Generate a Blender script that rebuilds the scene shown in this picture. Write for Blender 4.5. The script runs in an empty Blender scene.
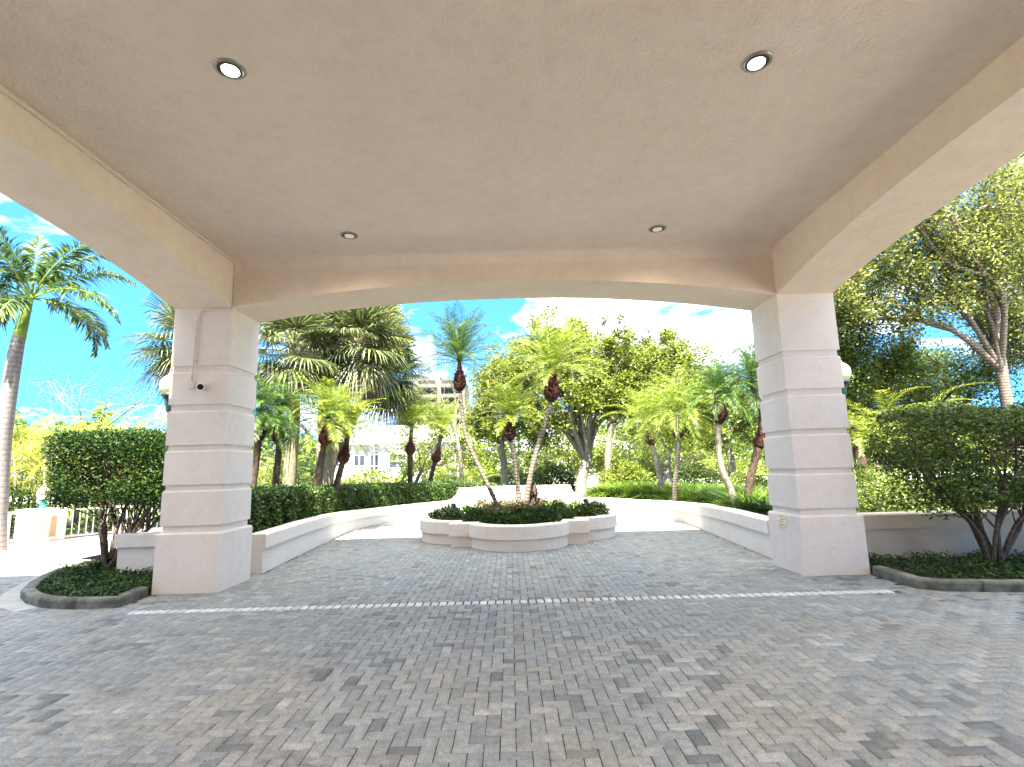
import bpy, math, random
import numpy as np
from math import sin, cos, pi, radians
random.seed(7)
rng = np.random.default_rng(7)
C = bpy.context.scene.collection
scene = bpy.context.scene

# ---------------------------------------------------------------- camera, sky, sun, exposure
FPX, PITCH, YAW, ROLL = 537.25, 0.1538, -0.0069, -0.0267
cam_d = bpy.data.cameras.new('camera')
cam_d.sensor_width = 36.0
cam_d.lens = FPX / 1024 * 36.0
cam_d.clip_start = 0.05
cam_d.clip_end = 3000
cam = bpy.data.objects.new('camera', cam_d)
C.objects.link(cam)
scene.camera = cam
from mathutils import Matrix, Vector
_rt = Vector((cos(YAW), sin(YAW), 0))
_fw = Vector((-sin(YAW) * cos(PITCH), cos(YAW) * cos(PITCH), sin(PITCH)))
_up = _rt.cross(_fw)
_r2 = _rt * cos(ROLL) + _up * sin(ROLL)
_u2 = -_rt * sin(ROLL) + _up * cos(ROLL)
_m = Matrix((_r2, _u2, -_fw)).transposed().to_4x4()
_m.translation = Vector((0.0087, 0, 1.72))
cam.matrix_world = _m

SUN_EL = radians(58)
world = bpy.data.worlds.new('World')
scene.world = world
world.use_nodes = True
wn, wl = world.node_tree.nodes, world.node_tree.links
wn.clear()
w_out = wn.new('ShaderNodeOutputWorld')
w_bg = wn.new('ShaderNodeBackground')
w_bg.inputs['Strength'].default_value = 0.066
sky = wn.new('ShaderNodeTexSky')
sky.sky_type = 'NISHITA'
sky.sun_disc = False
sky.sun_elevation = SUN_EL
sky.sun_rotation = radians(180)
sky.air_density = 0.85
sky.dust_density = 0.0
sky.ozone_density = 6.0
w_geo = wn.new('ShaderNodeTexCoord')
w_map = wn.new('ShaderNodeMapping')
w_map.inputs['Scale'].default_value = (1.0, 1.0, 3.2)
w_map.inputs['Location'].default_value = (2.1, 0.9, 0.5)
w_noise = wn.new('ShaderNodeTexNoise')
w_noise.inputs['Scale'].default_value = 2.3
w_noise.inputs['Detail'].default_value = 9
w_noise.inputs['Roughness'].default_value = 0.62
w_noise.inputs['Distortion'].default_value = 0.5
w_ramp = wn.new('ShaderNodeValToRGB')
w_ramp.color_ramp.elements[0].position = 0.54
w_ramp.color_ramp.elements[1].position = 0.72
w_mix = wn.new('ShaderNodeMixRGB')
w_mix.inputs['Color2'].default_value = (7.5, 7.3, 7.0, 1)
wl.new(w_geo.outputs['Generated'], w_map.inputs['Vector'])
w_sm = wn.new('ShaderNodeMapping'); w_sm.inputs['Scale'].default_value = (1, 1, 0.75); w_sm.inputs['Location'].default_value = (0, 0, 0.30)
wl.new(w_geo.outputs['Generated'], w_sm.inputs['Vector']); wl.new(w_sm.outputs['Vector'], sky.inputs['Vector'])
wl.new(w_map.outputs['Vector'], w_noise.inputs['Vector'])
w_sep = wn.new('ShaderNodeSeparateXYZ'); wl.new(w_geo.outputs['Generated'], w_sep.inputs[0])
w_hi = wn.new('ShaderNodeMapRange'); w_hi.inputs['From Min'].default_value = 0.60; w_hi.inputs['From Max'].default_value = 0.85; w_hi.inputs['To Max'].default_value = 0.22  # extra cloud overhead, out of view, added for neutral fill light
wl.new(w_sep.outputs['Z'], w_hi.inputs['Value'])
w_add = wn.new('ShaderNodeMath'); wl.new(w_noise.outputs['Fac'], w_add.inputs[0]); wl.new(w_hi.outputs['Result'], w_add.inputs[1])
prev = w_add.outputs[0]
for dvec, amt in (((0.285, 0.925, 0.25), 0.13), ((-0.62, 0.68, 0.38), 0.12), ((-0.66, 0.73, 0.18), -0.15)):
    dt = wn.new('ShaderNodeVectorMath'); dt.operation = 'DOT_PRODUCT'; dt.inputs[1].default_value = dvec
    wl.new(w_geo.outputs['Generated'], dt.inputs[0])
    mr_ = wn.new('ShaderNodeMapRange'); mr_.inputs['From Min'].default_value = 0.965; mr_.inputs['From Max'].default_value = 1.0; mr_.inputs['To Max'].default_value = amt
    wl.new(dt.outputs['Value'], mr_.inputs['Value'])
    ad_ = wn.new('ShaderNodeMath'); wl.new(prev, ad_.inputs[0]); wl.new(mr_.outputs['Result'], ad_.inputs[1]); prev = ad_.outputs[0]
wl.new(prev, w_ramp.inputs['Fac'])
wl.new(w_ramp.outputs['Color'], w_mix.inputs['Fac'])
w_tint = wn.new('ShaderNodeMixRGB'); w_tint.blend_type = 'MULTIPLY'; w_tint.inputs['Fac'].default_value = 1
w_tint.inputs['Color2'].default_value = (0.44, 0.86, 0.92, 1)
wl.new(sky.outputs['Color'], w_tint.inputs['Color1'])
wl.new(w_tint.outputs['Color'], w_mix.inputs['Color1'])
wl.new(w_mix.outputs['Color'], w_bg.inputs['Color'])
wl.new(w_bg.outputs['Background'], w_out.inputs['Surface'])

sun_d = bpy.data.lights.new('sun', 'SUN')
sun_d.energy = 2.9
sun_d.angle = radians(0.5)
sun_d.color = (1.0, 0.92, 0.80)
sun = bpy.data.objects.new('sun', sun_d)
sun.rotation_euler = (pi / 2 - SUN_EL, 0, radians(-3))
C.objects.link(sun)

vs = scene.view_settings
vs.view_transform = 'Standard'
vs.look = 'None'
vs.gamma = 1
vs.use_curve_mapping = False
vs.exposure = 3.68
scene.cycles.max_bounces = 8
scene.cycles.diffuse_bounces = 6
scene.cycles.transparent_max_bounces = 8
scene.cycles.use_denoising = True

# ---------------------------------------------------------------- materials
def new_mat(name):
    m = bpy.data.materials.new(name)
    m.use_nodes = True
    n, l = m.node_tree.nodes, m.node_tree.links
    b = n['Principled BSDF']
    return m, n, l, b

def ramp(n, stops, interp='LINEAR'):
    r = n.new('ShaderNodeValToRGB')
    r.color_ramp.interpolation = interp
    e = r.color_ramp.elements
    e[0].position, e[0].color = stops[0][0], (*stops[0][1], 1)
    e[1].position, e[1].color = stops[1][0], (*stops[1][1], 1)
    for p, c in stops[2:]:
        x = e.new(p)
        x.color = (*c, 1)
    return r

def noise(n, l, scale, detail=4, rough=0.55, vec=None, dist=0.0):
    t = n.new('ShaderNodeTexNoise')
    t.inputs['Scale'].default_value = scale
    t.inputs['Detail'].default_value = detail
    t.inputs['Roughness'].default_value = rough
    t.inputs['Distortion'].default_value = dist
    if vec is None:
        g = n.new('ShaderNodeNewGeometry')
        vec = g.outputs['Position']
    l.new(vec, t.inputs['Vector'])
    return t

def mottled(name, c1, c2, scale=3.0, rough=0.85, bump=0.0, bscale=60, bdist=0.004, lo=0.35, hi=0.65, spec=0.3, metal=0.0, bdetail=5):
    m, n, l, b = new_mat(name)
    t = noise(n, l, scale, 6, 0.6)
    r = ramp(n, [(lo, c1), (hi, c2)])
    l.new(t.outputs['Fac'], r.inputs['Fac'])
    l.new(r.outputs['Color'], b.inputs['Base Color'])
    b.inputs['Roughness'].default_value = rough
    b.inputs['Specular IOR Level'].default_value = spec
    b.inputs['Metallic'].default_value = metal
    if bump:
        t2 = noise(n, l, bscale, bdetail, 0.6)
        bp = n.new('ShaderNodeBump')
        bp.inputs['Strength'].default_value = bump
        bp.inputs['Distance'].default_value = bdist
        l.new(t2.outputs['Fac'], bp.inputs['Height'])
        l.new(bp.outputs['Normal'], b.inputs['Normal'])
    return m

def leafy(name, c1, c2, c3, rough=0.45, trans=0.35, spec=0.5):
    m, n, l, b = new_mat(name)
    g = n.new('ShaderNodeNewGeometry')
    r = ramp(n, [(0.0, c1), (1.0, c3), (0.55, c2)])  # random leaf tone; its wide spread also stands in for leaf shadow and highlight
    l.new(g.outputs['Random Per Island'], r.inputs['Fac'])
    l.new(r.outputs['Color'], b.inputs['Base Color'])
    b.inputs['Roughness'].default_value = rough
    b.inputs['Specular IOR Level'].default_value = spec
    tr = n.new('ShaderNodeBsdfTranslucent')
    hs = n.new('ShaderNodeHueSaturation')
    hs.inputs['Value'].default_value = 1.35
    hs.inputs['Hue'].default_value = 0.485
    l.new(r.outputs['Color'], hs.inputs['Color'])
    l.new(hs.outputs['Color'], tr.inputs['Color'])
    mx = n.new('ShaderNodeMixShader')
    mx.inputs['Fac'].default_value = trans
    l.new(b.outputs['BSDF'], mx.inputs[1])
    l.new(tr.outputs['BSDF'], mx.inputs[2])
    l.new(mx.outputs['Shader'], n['Material Output'].inputs['Surface'])
    return m

M = {}
def stucco(name, c1, c2, bstr=0.5, bscale=45, streak=True):
    m, n, l, b = new_mat(name)
    g = n.new('ShaderNodeNewGeometry')
    t = noise(n, l, 1.1, 7, 0.65, g.outputs['Position'])
    r = ramp(n, [(0.3, c1), (0.7, c2)])
    l.new(t.outputs['Fac'], r.inputs['Fac'])
    # faint grime blotches
    t3 = noise(n, l, 5.0, 9, 0.8, g.outputs['Position'], 0.1)
    r3 = ramp(n, [(0.30, (0.88, 0.87, 0.85)), (0.55, (1, 1, 1))])
    l.new(t3.outputs['Fac'], r3.inputs['Fac'])
    mx = n.new('ShaderNodeMixRGB'); mx.blend_type = 'MULTIPLY'; mx.inputs['Fac'].default_value = 0.8
    l.new(r.outputs['Color'], mx.inputs['Color1']); l.new(r3.outputs['Color'], mx.inputs['Color2'])
    l.new(mx.outputs['Color'], b.inputs['Base Color'])
    b.inputs['Roughness'].default_value = 0.9
    b.inputs['Specular IOR Level'].default_value = 0.2
    t2 = noise(n, l, bscale, 6, 0.62, g.outputs['Position'])
    t4 = noise(n, l, bscale * 0.28, 4, 0.6, g.outputs['Position'])
    ad = n.new('ShaderNodeMath'); ad.operation = 'ADD'
    l.new(t2.outputs['Fac'], ad.inputs[0]); l.new(t4.outputs['Fac'], ad.inputs[1])
    bp = n.new('ShaderNodeBump')
    bp.inputs['Strength'].default_value = bstr
    bp.inputs['Distance'].default_value = 0.03
    l.new(ad.outputs['Value'], bp.inputs['Height'])
    l.new(bp.outputs['Normal'], b.inputs['Normal'])
    return m
M['ceiling'] = stucco('ceiling_stucco', (0.78, 0.66, 0.545), (0.84, 0.72, 0.61), 0.75, 26)
M['beam'] = stucco('beam_stucco', (0.74, 0.61, 0.495), (0.79, 0.67, 0.555), 0.35, 40)
M['column'] = stucco('column_stucco', (0.745, 0.65, 0.575), (0.79, 0.70, 0.63), 0.22, 55)
M['wall'] = stucco('wall_stucco', (0.76, 0.665, 0.585), (0.81, 0.73, 0.66), 0.3, 50)
M['wall_tan'] = stucco('tan_wall_stucco', (0.58, 0.49, 0.39), (0.67, 0.58, 0.48), 0.3, 50)
M['peach'] = stucco('peach_stucco', (0.36, 0.25, 0.17), (0.42, 0.30, 0.21), 0.3, 50)
M['white'] = mottled('white_paint', (0.74, 0.74, 0.72), (0.82, 0.82, 0.80), 4, 0.5)
M['trim'] = mottled('pale_trim_paint', (0.60, 0.53, 0.46), (0.68, 0.61, 0.54), 6, 0.55)
M['rail'] = mottled('white_rail_paint', (0.74, 0.70, 0.64), (0.82, 0.78, 0.72), 4, 0.5)
M['curb'] = mottled('curb_concrete', (0.07, 0.075, 0.06), (0.20, 0.20, 0.17), 5, 0.9, 0.5, 80)
M['gutter'] = mottled('gutter_concrete', (0.30, 0.30, 0.29), (0.40, 0.40, 0.38), 4, 0.85, 0.3, 80)
M['walk'] = mottled('walk_concrete', (0.50, 0.47, 0.42), (0.60, 0.57, 0.52), 2, 0.9, 0.3, 80)
M['joint'] = mottled('joint_sand', (0.03, 0.027, 0.023), (0.06, 0.055, 0.048), 9, 0.95)
M['soil'] = mottled('mulch_soil', (0.018, 0.012, 0.008), (0.06, 0.042, 0.03), 30, 0.95, 0.8, 60, 0.03)
M['lawn'] = mottled('lawn_grass', (0.07, 0.13, 0.02), (0.14, 0.21, 0.04), 1.5, 0.9, 0.6, 90, 0.03)
M['bark_dark'] = mottled('dark_bark', (0.035, 0.022, 0.016), (0.09, 0.062, 0.045), 14, 0.95, 0.9, 40, 0.02)
M['bark_grey'] = mottled('grey_bark', (0.13, 0.115, 0.095), (0.27, 0.24, 0.20), 9, 0.9, 0.8, 30, 0.02)
M['bark_pale'] = mottled('pale_bark', (0.32, 0.29, 0.24), (0.52, 0.48, 0.42), 7, 0.85, 0.6, 25, 0.02)
M['boot'] = mottled('palm_boot_fibre', (0.022, 0.008, 0.006), (0.10, 0.032, 0.022), 22, 0.95, 1.0, 60, 0.03)
M['bark_sabal'] = mottled('sabal_trunk', (0.17, 0.14, 0.09), (0.30, 0.26, 0.17), 8, 0.9, 0.7, 25, 0.02)
M['black'] = mottled('black_plastic', (0.012, 0.012, 0.012), (0.02, 0.02, 0.02), 8, 0.35)
M['green_metal'] = mottled('dark_green_metal', (0.010, 0.035, 0.028), (0.016, 0.05, 0.04), 8, 0.35, spec=0.5)
M['teal'] = mottled('teal_metal', (0.02, 0.17, 0.14), (0.03, 0.22, 0.18), 8, 0.45)
M['chrome'] = mottled('brushed_trim', (0.30, 0.27, 0.23), (0.40, 0.36, 0.31), 8, 0.35, metal=0.8)
M['brass'] = mottled('brass', (0.55, 0.40, 0.12), (0.66, 0.50, 0.18), 12, 0.35, metal=0.7)
M['plaque'] = mottled('plaque_enamel', (0.72, 0.68, 0.52), (0.80, 0.77, 0.62), 20, 0.4)
M['roof_white'] = mottled('white_roof', (0.30, 0.30, 0.30), (0.38, 0.38, 0.38), 0.8, 0.7)
M['condo'] = mottled('condo_wall', (0.30, 0.30, 0.29), (0.36, 0.36, 0.35), 0.7, 0.85)
M['tower'] = mottled('tower_wall', (0.13, 0.12, 0.105), (0.17, 0.155, 0.135), 0.2, 0.9)
M['tower_dark'] = mottled('tower_recess', (0.03, 0.03, 0.03), (0.06, 0.055, 0.05), 0.3, 0.7)
M['glass'] = mottled('window_glass', (0.015, 0.018, 0.02), (0.04, 0.045, 0.05), 1.0, 0.12, spec=0.6)
M['house'] = mottled('tower_stucco', (0.66, 0.58, 0.50), (0.72, 0.64, 0.56), 0.5, 0.9)

def ringed(name, c1, c2, scale):
    m, n, l, b = new_mat(name)
    g = n.new('ShaderNodeNewGeometry')
    sx = n.new('ShaderNodeSeparateXYZ'); l.new(g.outputs['Position'], sx.inputs[0])
    t = noise(n, l, 6, 5, 0.7, g.outputs['Position'])
    ml = n.new('ShaderNodeMath'); ml.operation = 'MULTIPLY_ADD'
    l.new(t.outputs['Fac'], ml.inputs[0]); ml.inputs[1].default_value = 0.11
    l.new(sx.outputs['Z'], ml.inputs[2])
    m2 = n.new('ShaderNodeMath'); m2.operation = 'MULTIPLY'; l.new(ml.outputs[0], m2.inputs[0]); m2.inputs[1].default_value = scale
    fr = n.new('ShaderNodeMath'); fr.operation = 'FRACT'; l.new(m2.outputs[0], fr.inputs[0])
    r = ramp(n, [(0.0, c1), (1.0, c1), (0.25, c2), (0.75, c2)])
    l.new(fr.outputs[0], r.inputs['Fac'])
    t3 = noise(n, l, 25, 6, 0.7, g.outputs['Position'])
    r3 = ramp(n, [(0.35, (0.45, 0.4, 0.36)), (0.6, (1, 1, 1))])
    l.new(t3.outputs['Fac'], r3.inputs['Fac'])
    mx = n.new('ShaderNodeMixRGB'); mx.blend_type = 'MULTIPLY'; mx.inputs['Fac'].default_value = 0.7
    l.new(r.outputs['Color'], mx.inputs['Color1']); l.new(r3.outputs['Color'], mx.inputs['Color2'])
    l.new(mx.outputs['Color'], b.inputs['Base Color'])
    bp = n.new('ShaderNodeBump'); bp.inputs['Strength'].default_value = 0.7; bp.inputs['Distance'].default_value = 0.015
    l.new(fr.outputs[0], bp.inputs['Height']); l.new(bp.outputs['Normal'], b.inputs['Normal'])
    b.inputs['Roughness'].default_value = 0.9
    return m
M['ring_pale'] = ringed('ringed_pale_trunk', (0.035, 0.028, 0.02), (0.25, 0.215, 0.175), 12)
M['ring_royal'] = ringed('ringed_royal_trunk', (0.17, 0.15, 0.15), (0.26, 0.24, 0.235), 8)
M['shaft'] = mottled('green_crownshaft', (0.12, 0.19, 0.03), (0.20, 0.28, 0.06), 4, 0.5)

M['leaf_bright'] = leafy('leaf_bright', (0.045, 0.07, 0.008), (0.15, 0.20, 0.02), (0.32, 0.37, 0.06), trans=0.32)
M['leaf_mid'] = leafy('leaf_mid', (0.018, 0.04, 0.006), (0.085, 0.13, 0.016), (0.22, 0.29, 0.045), trans=0.28)
M['leaf_dark'] = leafy('leaf_dark', (0.010, 0.030, 0.006), (0.025, 0.062, 0.010), (0.07, 0.12, 0.022), rough=0.5, spec=0.22, trans=0.2)
M['leaf_hedge'] = leafy('leaf_hedge', (0.010, 0.03, 0.005), (0.035, 0.085, 0.012), (0.13, 0.21, 0.03), trans=0.2)
M['leaf_olive2'] = leafy('leaf_shrub', (0.02, 0.05, 0.008), (0.07, 0.115, 0.018), (0.19, 0.26, 0.04), trans=0.35)
M['leaf_grey'] = leafy('leaf_grey', (0.014, 0.026, 0.009), (0.055, 0.078, 0.026), (0.23, 0.26, 0.09), trans=0.25)
M['leaf_olive'] = leafy('leaf_olive', (0.03, 0.045, 0.01), (0.15, 0.18, 0.034), (0.34, 0.37, 0.09), trans=0.32)
M['frond_bright'] = leafy('frond_bright', (0.05, 0.09, 0.008), (0.18, 0.26, 0.025), (0.36, 0.43, 0.07), trans=0.3)
M['frond_deep'] = leafy('frond_deep', (0.012, 0.04, 0.006), (0.05, 0.12, 0.016), (0.14, 0.23, 0.035), trans=0.25)
M['frond_royal'] = leafy('frond_royal', (0.012, 0.035, 0.006), (0.045, 0.10, 0.015), (0.15, 0.22, 0.035), trans=0.25)
M['areca'] = leafy('areca_leaf', (0.14, 0.19, 0.02), (0.27, 0.32, 0.04), (0.42, 0.42, 0.09), trans=0.35)
M['grass_blade'] = leafy('grass_blade', (0.02, 0.06, 0.006), (0.09, 0.18, 0.018), (0.26, 0.36, 0.045), trans=0.25)
M['dry'] = leafy('dry_leaf', (0.10, 0.07, 0.04), (0.20, 0.15, 0.09), (0.30, 0.24, 0.15), trans=0.2)
M['flower'] = leafy('flower_foliage', (0.05, 0.08, 0.02), (0.12, 0.13, 0.04), (0.34, 0.22, 0.12), trans=0.25)

def paver_mat(name, stops, rough=0.55):
    m, n, l, b = new_mat(name)
    g = n.new('ShaderNodeNewGeometry')
    r = ramp(n, stops)
    # neighbouring bricks come from the same batch: large patches shift the pick
    big = noise(n, l, 0.45, 3, 0.5, g.outputs['Position'])
    mr = n.new('ShaderNodeMath'); mr.operation = 'MULTIPLY_ADD'
    l.new(big.outputs['Fac'], mr.inputs[0]); mr.inputs[1].default_value = 0.5; mr.inputs[2].default_value = -0.25
    ad = n.new('ShaderNodeMath'); ad.operation = 'ADD'; ad.use_clamp = True
    l.new(g.outputs['Random Per Island'], ad.inputs[0]); l.new(mr.outputs[0], ad.inputs[1])
    l.new(ad.outputs[0], r.inputs['Fac'])
    hue = noise(n, l, 0.8, 4, 0.6, g.outputs['Position'])
    hr = ramp(n, [(0.33, (0.93, 0.97, 1.02)), (0.70, (1.06, 0.98, 0.88)), (0.52, (1, 1, 1))])
    l.new(hue.outputs['Fac'], hr.inputs['Fac'])
    mx = n.new('ShaderNodeMixRGB'); mx.blend_type = 'MULTIPLY'; mx.inputs['Fac'].default_value = 1
    l.new(r.outputs['Color'], mx.inputs['Color1']); l.new(hr.outputs['Color'], mx.inputs['Color2'])
    sp = noise(n, l, 75, 6, 0.8, g.outputs['Position'])
    sr = ramp(n, [(0.36, (0.42, 0.42, 0.42)), (0.60, (1.18, 1.18, 1.18))])
    l.new(sp.outputs['Fac'], sr.inputs['Fac'])
    mx2 = n.new('ShaderNodeMixRGB'); mx2.blend_type = 'MULTIPLY'; mx2.inputs['Fac'].default_value = 0.8
    l.new(mx.outputs['Color'], mx2.inputs['Color1']); l.new(sr.outputs['Color'], mx2.inputs['Color2'])
    bl = noise(n, l, 17, 5, 0.7, g.outputs['Position'])
    br = ramp(n, [(0.33, (0.74, 0.74, 0.74)), (0.66, (1.2, 1.2, 1.2))])
    l.new(bl.outputs['Fac'], br.inputs['Fac'])
    mxb = n.new('ShaderNodeMixRGB'); mxb.blend_type = 'MULTIPLY'; mxb.inputs['Fac'].default_value = 1.0
    l.new(mx2.outputs['Color'], mxb.inputs['Color1']); l.new(br.outputs['Color'], mxb.inputs['Color2'])
    mx2 = mxb
    # old oil and dirt stains
    st = noise(n, l, 2.6, 7, 0.7, g.outputs['Position'], 0.8)
    stt = ramp(n, [(0.30, (0.50, 0.47, 0.43)), (0.44, (1, 1, 1))])
    l.new(st.outputs['Fac'], stt.inputs['Fac'])
    mx3 = n.new('ShaderNodeMixRGB'); mx3.blend_type = 'MULTIPLY'; mx3.inputs['Fac'].default_value = 0.7
    l.new(mx2.outputs['Color'], mx3.inputs['Color1']); l.new(stt.outputs['Color'], mx3.inputs['Color2'])
    l.new(mx3.outputs['Color'], b.inputs['Base Color'])
    rr = n.new('ShaderNodeMapRange')
    l.new(big.outputs['Fac'], rr.inputs['Value'])
    rr.inputs['To Min'].default_value = rough - 0.1; rr.inputs['To Max'].default_value = rough + 0.12
    l.new(rr.outputs['Result'], b.inputs['Roughness'])
    b.inputs['Specular IOR Level'].default_value = 0.5
    bp = n.new('ShaderNodeBump'); bp.inputs['Strength'].default_value = 0.5; bp.inputs['Distance'].default_value = 0.003
    l.new(sp.outputs['Fac'], bp.inputs['Height']); l.new(bp.outputs['Normal'], b.inputs['Normal'])
    return m
M['paver'] = paver_mat('herringbone_pavers', [(0.0, (0.13, 0.14, 0.145)), (1.0, (0.34, 0.352, 0.348)), (0.06, (0.195, 0.207, 0.208)),
                       (0.25, (0.232, 0.243, 0.238)), (0.80, (0.266, 0.277, 0.268)), (0.93, (0.29, 0.297, 0.286))])
M['paver_light'] = paver_mat('light_band_pavers', [(0.0, (0.48, 0.48, 0.47)), (1.0, (0.66, 0.66, 0.65))])

# ---------------------------------------------------------------- mesh tools
class MB:
    def __init__(s):
        s.v, s.f, s.n = [], [], 0
        s.q = []          # big quad arrays
        s.qv = []
    def add(s, verts, faces):
        b = s.n
        s.v.extend([tuple(map(float, p)) for p in verts]); s.n += len(verts)
        s.f.extend([tuple(b + i for i in f) for f in faces])
        return s
    def quads(s, P):      # P: (N,4,3)
        s.qv.append(np.asarray(P, dtype=np.float32).reshape(-1, 3))
        return s
    def box(s, x0, y0, z0, x1, y1, z1, ch=0.0):
        if ch:
            return s.loft([(z0, -ch), (z0 + ch, 0), (z1 - ch, 0), (z1, -ch)], x0, y0, x1, y1)
        v = [(x0, y0, z0), (x1, y0, z0), (x1, y1, z0), (x0, y1, z0), (x0, y0, z1), (x1, y0, z1), (x1, y1, z1), (x0, y1, z1)]
        return s.add(v, [(3, 2, 1, 0), (4, 5, 6, 7), (0, 1, 5, 4), (1, 2, 6, 5), (2, 3, 7, 6), (3, 0, 4, 7)])
    def obox(s, c, ax, hx, hy, z0, z1):   # box rotated about z, ax = angle
        ca, sa = cos(ax), sin(ax)
        pts = [(c[0] + a * hx * ca - b * hy * sa, c[1] + a * hx * sa + b * hy * ca) for a, b in ((-1, -1), (1, -1), (1, 1), (-1, 1))]
        v = [(x, y, z0) for x, y in pts] + [(x, y, z1) for x, y in pts]
        return s.add(v, [(3, 2, 1, 0), (4, 5, 6, 7), (0, 1, 5, 4), (1, 2, 6, 5), (2, 3, 7, 6), (3, 0, 4, 7)])
    def loft(s, prof, x0, y0, x1, y1):    # stacked rectangles (z, outward offset)
        v, f = [], []
        for z, o in prof:
            v += [(x0 - o, y0 - o, z), (x1 + o, y0 - o, z), (x1 + o, y1 + o, z), (x0 - o, y1 + o, z)]
        for k in range(len(prof) - 1):
            for i in range(4):
                a, b = 4 * k + i, 4 * k + (i + 1) % 4
                f.append((a, b, b + 4, a + 4))
        f.append((3, 2, 1, 0)); t = 4 * (len(prof) - 1); f.append((t, t + 1, t + 2, t + 3))
        return s.add(v, f)
    def prism(s, pts, z0, z1):            # convex or simple polygon
        n = len(pts)
        v = [(x, y, z0) for x, y in pts] + [(x, y, z1) for x, y in pts]
        f = [tuple(reversed(range(n))), tuple(range(n, 2 * n))] + [(i, (i + 1) % n, n + (i + 1) % n, n + i) for i in range(n)]
        return s.add(v, f)
    def tube(s, pts, rad, n=8, cap=True):
        pts = [Vector(p) for p in pts]
        if not hasattr(rad, '__len__'):
            rad = [rad] * len(pts)
        v, f = [], []
        ref = None
        for i, p in enumerate(pts):
            t = (pts[min(i + 1, len(pts) - 1)] - pts[max(i - 1, 0)]).normalized()
            if ref is None:
                ref = t.orthogonal().normalized()
            ref = (ref - t * ref.dot(t)).normalized()
            b = t.cross(ref)
            for k in range(n):
                a = 2 * pi * k / n
                v.append(p + (ref * cos(a) + b * sin(a)) * rad[i])
        for i in range(len(pts) - 1):
            for k in range(n):
                f.append((i * n + k, i * n + (k + 1) % n, (i + 1) * n + (k + 1) % n, (i + 1) * n + k))
        if cap:
            f.append(tuple(reversed(range(n)))); f.append(tuple((len(pts) - 1) * n + k for k in range(n)))
        return s.add(v, f)
    def lathe(s, prof, c=(0, 0, 0), n=24, axis='z', cap=True):
        v, f = [], []
        for r, z in prof:
            for k in range(n):
                a = 2 * pi * k / n
                p = (r * cos(a), r * sin(a), z) if axis == 'z' else (r * cos(a), -z, r * sin(a))
                v.append((c[0] + p[0], c[1] + p[1], c[2] + p[2]))
        for i in range(len(prof) - 1):
            for k in range(n):
                f.append((i * n + k, i * n + (k + 1) % n, (i + 1) * n + (k + 1) % n, (i + 1) * n + k))
        if cap and prof[0][0] > 1e-5: f.append(tuple(reversed(range(n))))
        if cap and prof[-1][0] > 1e-5: f.append(tuple((len(prof) - 1) * n + k for k in range(n)))
        return s.add(v, f)
    def build(s, name, mat, parent=None, smooth=False, **props):
        me = bpy.data.meshes.new(name)
        if s.qv and not s.v:
            Q = np.concatenate(s.qv)
            nv = len(Q); nf = nv // 4
            me.vertices.add(nv); me.vertices.foreach_set('co', Q.ravel())
            me.loops.add(nv); me.loops.foreach_set('vertex_index', np.arange(nv, dtype=np.int32))
            me.polygons.add(nf); me.polygons.foreach_set('loop_start', np.arange(0, nv, 4, dtype=np.int32))
            try: me.polygons.foreach_set('loop_total', np.full(nf, 4, dtype=np.int32))
            except Exception: pass
            me.update(calc_edges=True)
        else:
            v, f = list(s.v), list(s.f)
            if s.qv:
                Q = np.concatenate(s.qv); b = len(v)
                v += [tuple(p) for p in Q.tolist()]
                f += [(b + i, b + i + 1, b + i + 2, b + i + 3) for i in range(0, len(Q), 4)]
            me.from_pydata(v, [], f); me.update()
        me.materials.append(mat)
        if smooth:
            me.polygons.foreach_set('use_smooth', [True] * len(me.polygons))
        o = bpy.data.objects.new(name, me)
        C.objects.link(o)
        if parent is not None: o.parent = parent
        for k, val in props.items(): o[k] = val
        return o

def thing(name, label, category, loc=(0, 0, 0), group=None):
    o = bpy.data.objects.new(name, None)
    o.empty_display_size = 0.2
    C.objects.link(o); o.location = loc
    o['label'] = label; o['category'] = category
    if group: o['group'] = group
    return o
def part(mb, name, mat, root, smooth=False):
    o = mb.build(name, mat, root, smooth)
    if root is not None:
        r = root
        off = Vector((0, 0, 0))
        while r is not None:
            off += Vector(r.location); r = r.parent
        o.location = -off if root.parent is None else Vector((0, 0, 0))
    return o

def nrm(a):
    return a / np.maximum(np.linalg.norm(a, axis=-1, keepdims=True), 1e-9)
def blades(B, D, L, Wd, N=None, droop=0.0):
    """leaf-shaped quads: base B, direction D, length L, width Wd"""
    B = np.asarray(B, float); D = nrm(np.asarray(D, float)); n = len(B)
    L = np.broadcast_to(L, (n,))[:, None]; Wd = np.broadcast_to(Wd, (n,))[:, None]
    if N is None: N = rng.normal(size=(n, 3))
    S = nrm(np.cross(D, N))
    T = B + D * L
    if np.any(droop): T = T - np.array([0, 0, 1]) * np.broadcast_to(droop, (n,))[:, None] * L
    Mi = B + D * L * 0.45
    return np.stack([B, Mi + S * Wd * 0.5, T, Mi - S * Wd * 0.5], axis=1)
def scatter_leaves(P, L, Wd, up=0.4, out=None):
    n = len(P)
    D = rng.normal(size=(n, 3)); D[:, 2] = D[:, 2] * 0.6
    if out is not None: D = D * 0.8 + out
    Nn = rng.normal(size=(n, 3)) * (1 - up) + np.array([0, 0, 1.0]) * up * 1.6
    l = L * rng.uniform(0.6, 1.3, n)
    return blades(P, D, l, l * Wd, Nn)

# ================================================================= SETTING
XL, XR, W, Y0, D = -4.3835, 4.3743, 0.9174, 8.3462, 0.9343
HS, HC, HCR = 4.36, 5.1585, 4.70
YB = 0.05     # near end of the side spans

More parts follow.
